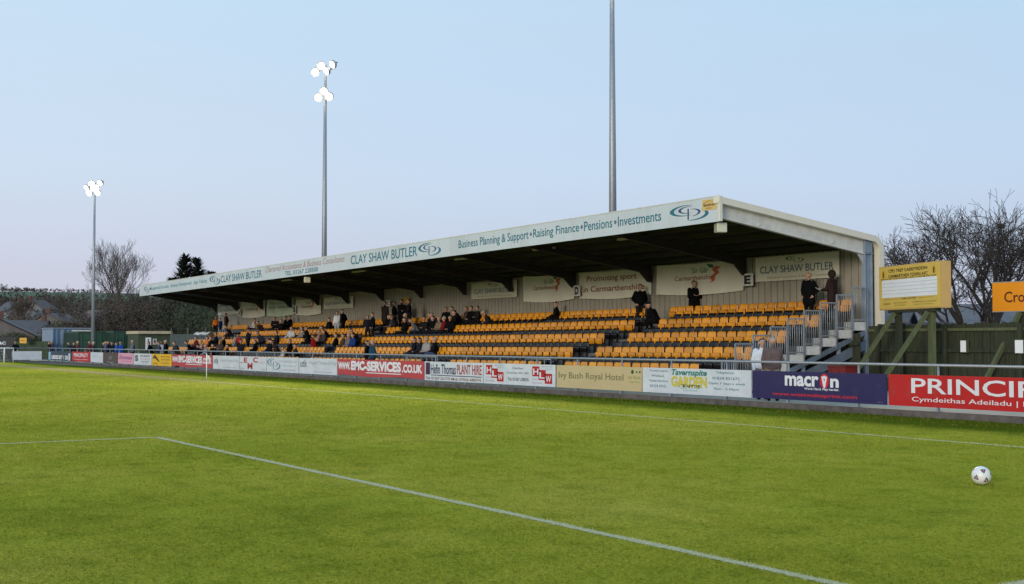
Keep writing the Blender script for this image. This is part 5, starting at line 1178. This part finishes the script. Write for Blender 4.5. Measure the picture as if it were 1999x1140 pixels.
for px, t_, c_, h_, lab in ((597, 5, BLACK, 'dark', 'large person in black right of the pale hoodie'), (588, 5, (120,122,126), 'dark', 'person with grey sleeves tucked between the pale hoodie and black coat'), (622, 4, (150,120,116), 'fair', 'fair-haired person in dusty pink behind the red back'), (611, 3, (130,20,28), 'brown', 'person in a red jacket seen from behind in the far half'), (539, 4, (30,30,34), 'dark', 'person in charcoal seated between the far aisle and the pale hoodie'), (526, 2, (22,22,26), 'brown', 'very broad person in black with a cap near the rail'), (552, 1, (170,160,158), 'brown', 'child in a pale top low by the rail'), (565, 2, (24,22,24), 'brown', 'long-haired person in black beside the pale child'), (576, 1, (40,40,46), 'dark', 'person in charcoal low by the rail right of the pale child'), (443, 1, BLACK, 'dark', 'person in black low by the rail left of the far aisle'), (464, 4, (170,44,44), 'fair', 'child in a red and white top at the far aisle'), (459, 3, (120,124,130), 'brown', 'person in grey just below the red and white child'), (470, 2, (30,30,36), 'dark', 'person in black at the foot of the far aisle')):
    person(lab, seatp(px, t_), R({611: 170, 526: -5, 622: -30, 565: -40, 464: 30}.get(px, (px*37) % 60-30)), 'sit', c_, (34,36,44), h_, ('lap', 'fold')[px % 2], R((px*13) % 40-20), 1, 1.5 if px in (552, 464) else 1.78 if px == 526 else 1.72, 0, fat=1.3 if px in (526, 597) else 1, hat=(24,24,28) if px == 526 else None, group=GS)
person('person in black and white climbing the far aisle', standp(484, 3), R(150), 'stand', (30,30,40), BLACK, 'dark', ('up', 'down'), 0, 1, 1.7, 0, group=GS)
for px, t_, c_, h_, lab in ((382, 3, (90,40,40), 'brown', 'person in dark red at the left end of the far seats'), (392, 2, (150,130,126), 'fair', 'fair person between the dark red coat and the orange shirt'), (404, 3, (200,120,60), 'brown', 'person in an orange shirt among the far seats'), (411, 3, BLACK, 'dark', 'person in black right of the orange shirt'), (386, 1, (20,20,26), 'dark', 'broad person in black with a cap at the far rail'), (401, 1, (128,132,142), 'grey', 'person in a grey hoodie beside the broad one at the far rail'), (421, 4, (28,28,32), 'dark', 'person in black with a white stripe by the orange shirt')):
    person(lab, seatp(px, t_), R((px*29) % 50-25), 'sit', c_, (34,36,44), h_, 'lap', R((px*7) % 30-15), 1, 1.74, 0, fat=1.3 if px == 386 else 1, hat=(26,28,36) if px == 386 else None, group=GS)
extra = [(758, 7, BLACK, 'dark', 'person in black sitting below the broad back under the letter C'), (777, 7, (36,34,40), 'brown', 'person in charcoal sitting low between the standing group and the grey sitter'), (789, 6, BLACK, 'dark', 'person in black sitting in front of the tallest one under the notice'), (803, 7, (52,44,42), 'grey', 'grey-haired person in dark brown at the right foot of the standing group'), (838, 7, BLACK, 'dark', 'person in black one row above the khaki jacket, to its left'), (851, 7, (30,34,46), 'brown', 'person in navy one row above the khaki jacket'), (878, 6, BLACK, 'dark', 'person in black just right of the red jacket, same row'), (897, 8, (28,26,28), 'dark', 'person in black on the top row left of the brown coat'), (931, 8, (34,30,32), 'dark', 'person in charcoal ending the top row group on the right'),
    (512, 7, (36,34,38), 'dark', 'person in charcoal on the upper black row below the white shirt'), (548, 7, BLACK, 'brown', 'person in black on the upper black row below the huddled pair'), (604, 4, BLACK, 'dark', 'person in black one row below the large black coat'), (631, 4, (62,58,64), 'dark', 'person in dark grey right of the dusty pink top'), (640, 5, BLACK, 'dark', 'person in black below the navy sitter'), (655, 3, BLACK, 'dark', 'person in black just left of the brown sitter in the trio'), (514, 4, (40,44,58), 'dark', 'person in slate right of the climber at the far aisle'), (497, 2, BLACK, 'dark', 'person in black at the rail left of the very broad one'), (543, 2, (48,40,40), 'dark', 'person in dark brown right of the very broad one'), (436, 3, BLACK, 'brown', 'person in black mid way between the orange shirt and the far aisle'), (452, 6, (32,34,44), 'dark', 'person in navy high up by the far aisle'), (429, 2, (70,60,62), 'fair', 'fair-haired person in mauve low by the far seats'), (375, 2, BLACK, 'dark', 'person in black at the very left end of the far seats'), (415, 1, BLACK, 'dark', 'person in black right of the grey hoodie at the far rail'), (700, 4, (30,30,34), 'dark', 'person in black alone right of the bright blue jacket'), (818, 2, (34,34,40), 'dark', 'person in charcoal between the black coat with joined hands and the pale scarf')]
for i, (px, t_, c_, h_, lab) in enumerate(extra): person(lab, seatp(px, t_), R((px*31) % 70-35), ('sit', 'sitfwd')[i % 2], c_, (26,26,30), h_, ('lap', 'front', 'fold')[i % 3], R((px*17) % 50-25), 1, 1.72+.03*(i % 4), 0, group=GS)
t = thing('flag_sheet', 'white sheet draped over seats at the far end', 'sheet', (0,0,0)); mb = MB(); v = []
xa, xb = onY(383, 31.2), onY(411, 31.2)
for s in (0, .015):
    for j in range(5):
        for i in range(9): v.append((xa+(xb-xa)*i/8, 30.95+.16*j+s, tz(6, xa)+.83-.10*abs(j-2)+.04*math.sin(i*1.7+j)))
mb.add(v, [(j*9+i, j*9+i+1, j*9+i+10, j*9+i+9) for j in range(4) for i in range(8)]+[(45+j*9+i, 45+j*9+i+9, 45+j*9+i+10, 45+j*9+i+1) for j in range(4) for i in range(8)], 0, True); mb.build('cloth', white_p, t)
# along the far rail
pl = [(347, (48,46,48), 'dark', 'person in charcoal standing at the rail in front of the first far seats', R(10), 'rail'), (324, (26,26,30), 'grey', 'pale-haired person in black leaning at the hut corner', R(-30), 'down'), (319, (150,156,170), 'dark', 'person in a black and pale top right of the long black coat', R(20), 'rail'), (311, (60,66,90), 'dark', 'person in slate blue second right of the long black coat', R(-10), 'front'), (297, BLACK, 'brown', 'person in a long black coat hanging over the rail by the toilet sign', R(-25), 'rail'),
      (259, (96,104,116), 'grey', 'person in a grey jacket alone in front of the green container', R(0), 'front'), (236, (30,70,150), 'dark', 'right one of the two people in royal blue', R(15), 'down'), (228, (34,86,165), 'brown', 'left one of the two people in royal blue, a little shorter', R(-20), 'pocket'), (219, (26,30,44), 'dark', 'person in navy left of the two in royal blue', R(30), 'pocket'), (212, (30,30,44), 'dark', 'person in dark blue third left of the royal blue pair', R(-20), 'down'), (207, (84,84,110), 'fair', 'person in grey blue right of the fair-haired one by the mast', R(0), 'front'), (203, (40,36,44), 'fair', 'fair-haired person in black right of the mast', R(20), 'down'),
      (183, (60,54,58), 'white', 'white-haired person directly in front of the farthest mast', R(-15), 'front'), (175, (80,34,40), 'brown', 'person in maroon left of the farthest mast', R(25), 'pocket'), (152, (82,48,46), 'fair', 'person in a pale hat and maroon coat by the cabin', R(10), 'front'), (145, (40,34,36), 'dark', 'person in dark brown between the pale hat and the navy coat', R(-10), 'pocket'), (139, (30,36,52), 'dark', 'person in navy in front of the white end of the cabin', R(15), 'rail'), (101, (70,52,62), 'grey', 'person in plum at the barrier corner', R(20), 'front'), (97, (30,28,34), 'brown', 'person in black behind the plum jacket at the barrier corner', R(-15), 'down')]
for i, (px, c_, h_, lab, rz_, ar) in enumerate(pl): person(lab, pathp(px, 25.2+.35*(i % 3)), rz_, 'lean' if ar == 'rail' else 'stand', c_, (32,34,42), h_, ar, R((i*23) % 50-25), 1, (1.70, 1.78, 1.74, 1.66)[i % 4]-(.06 if px < 240 else 0), 0, fat=1.08, group=GP, hat=(200,170,140) if px == 152 else None)
p = atD(31, 112); person('lone person in black standing by the yellow plate beyond the white board', (p.x, p.y, -.02), R(60), 'stand', BLACK, (26,26,30), 'brown', 'pocket', 0, 2, 1.74, 0, group=GP)
# resolve the voxel bodies and paint skin, coat, trousers and shoes by the nearest limb
dg = bpy.context.evaluated_depsgraph_get()
for o, caps in pending:
    me = bpy.data.meshes.new_from_object(o.evaluated_get(dg)); me.name = 'body'; n = len(me.polygons)
    c = np.empty(n*3); me.polygons.foreach_get('center', c); c = c.reshape(-1, 3); best = np.full(n, 1e9); reg = np.zeros(n, int)
    for p, q, r0, r1, g in caps:
        p, q = np.array(p), np.array(q); d = q-p; L2 = max(1e-9, d@d); t_ = np.clip(((c-p)@d)/L2, 0, 1); dist = np.linalg.norm(c-(p+t_[:, None]*d), axis=1)-(r0+(r1-r0)*t_)
        k = dist < best; best[k] = dist[k]; reg[k] = g
    me.materials.clear()
    old = o.data
    for m_ in list(old.materials): me.materials.append(m_)
    me.polygons.foreach_set('material_index', reg.astype(np.int32)); me.polygons.foreach_set('use_smooth', np.ones(n, bool)); o.modifiers.clear(); o.data = me; bpy.data.meshes.remove(old)
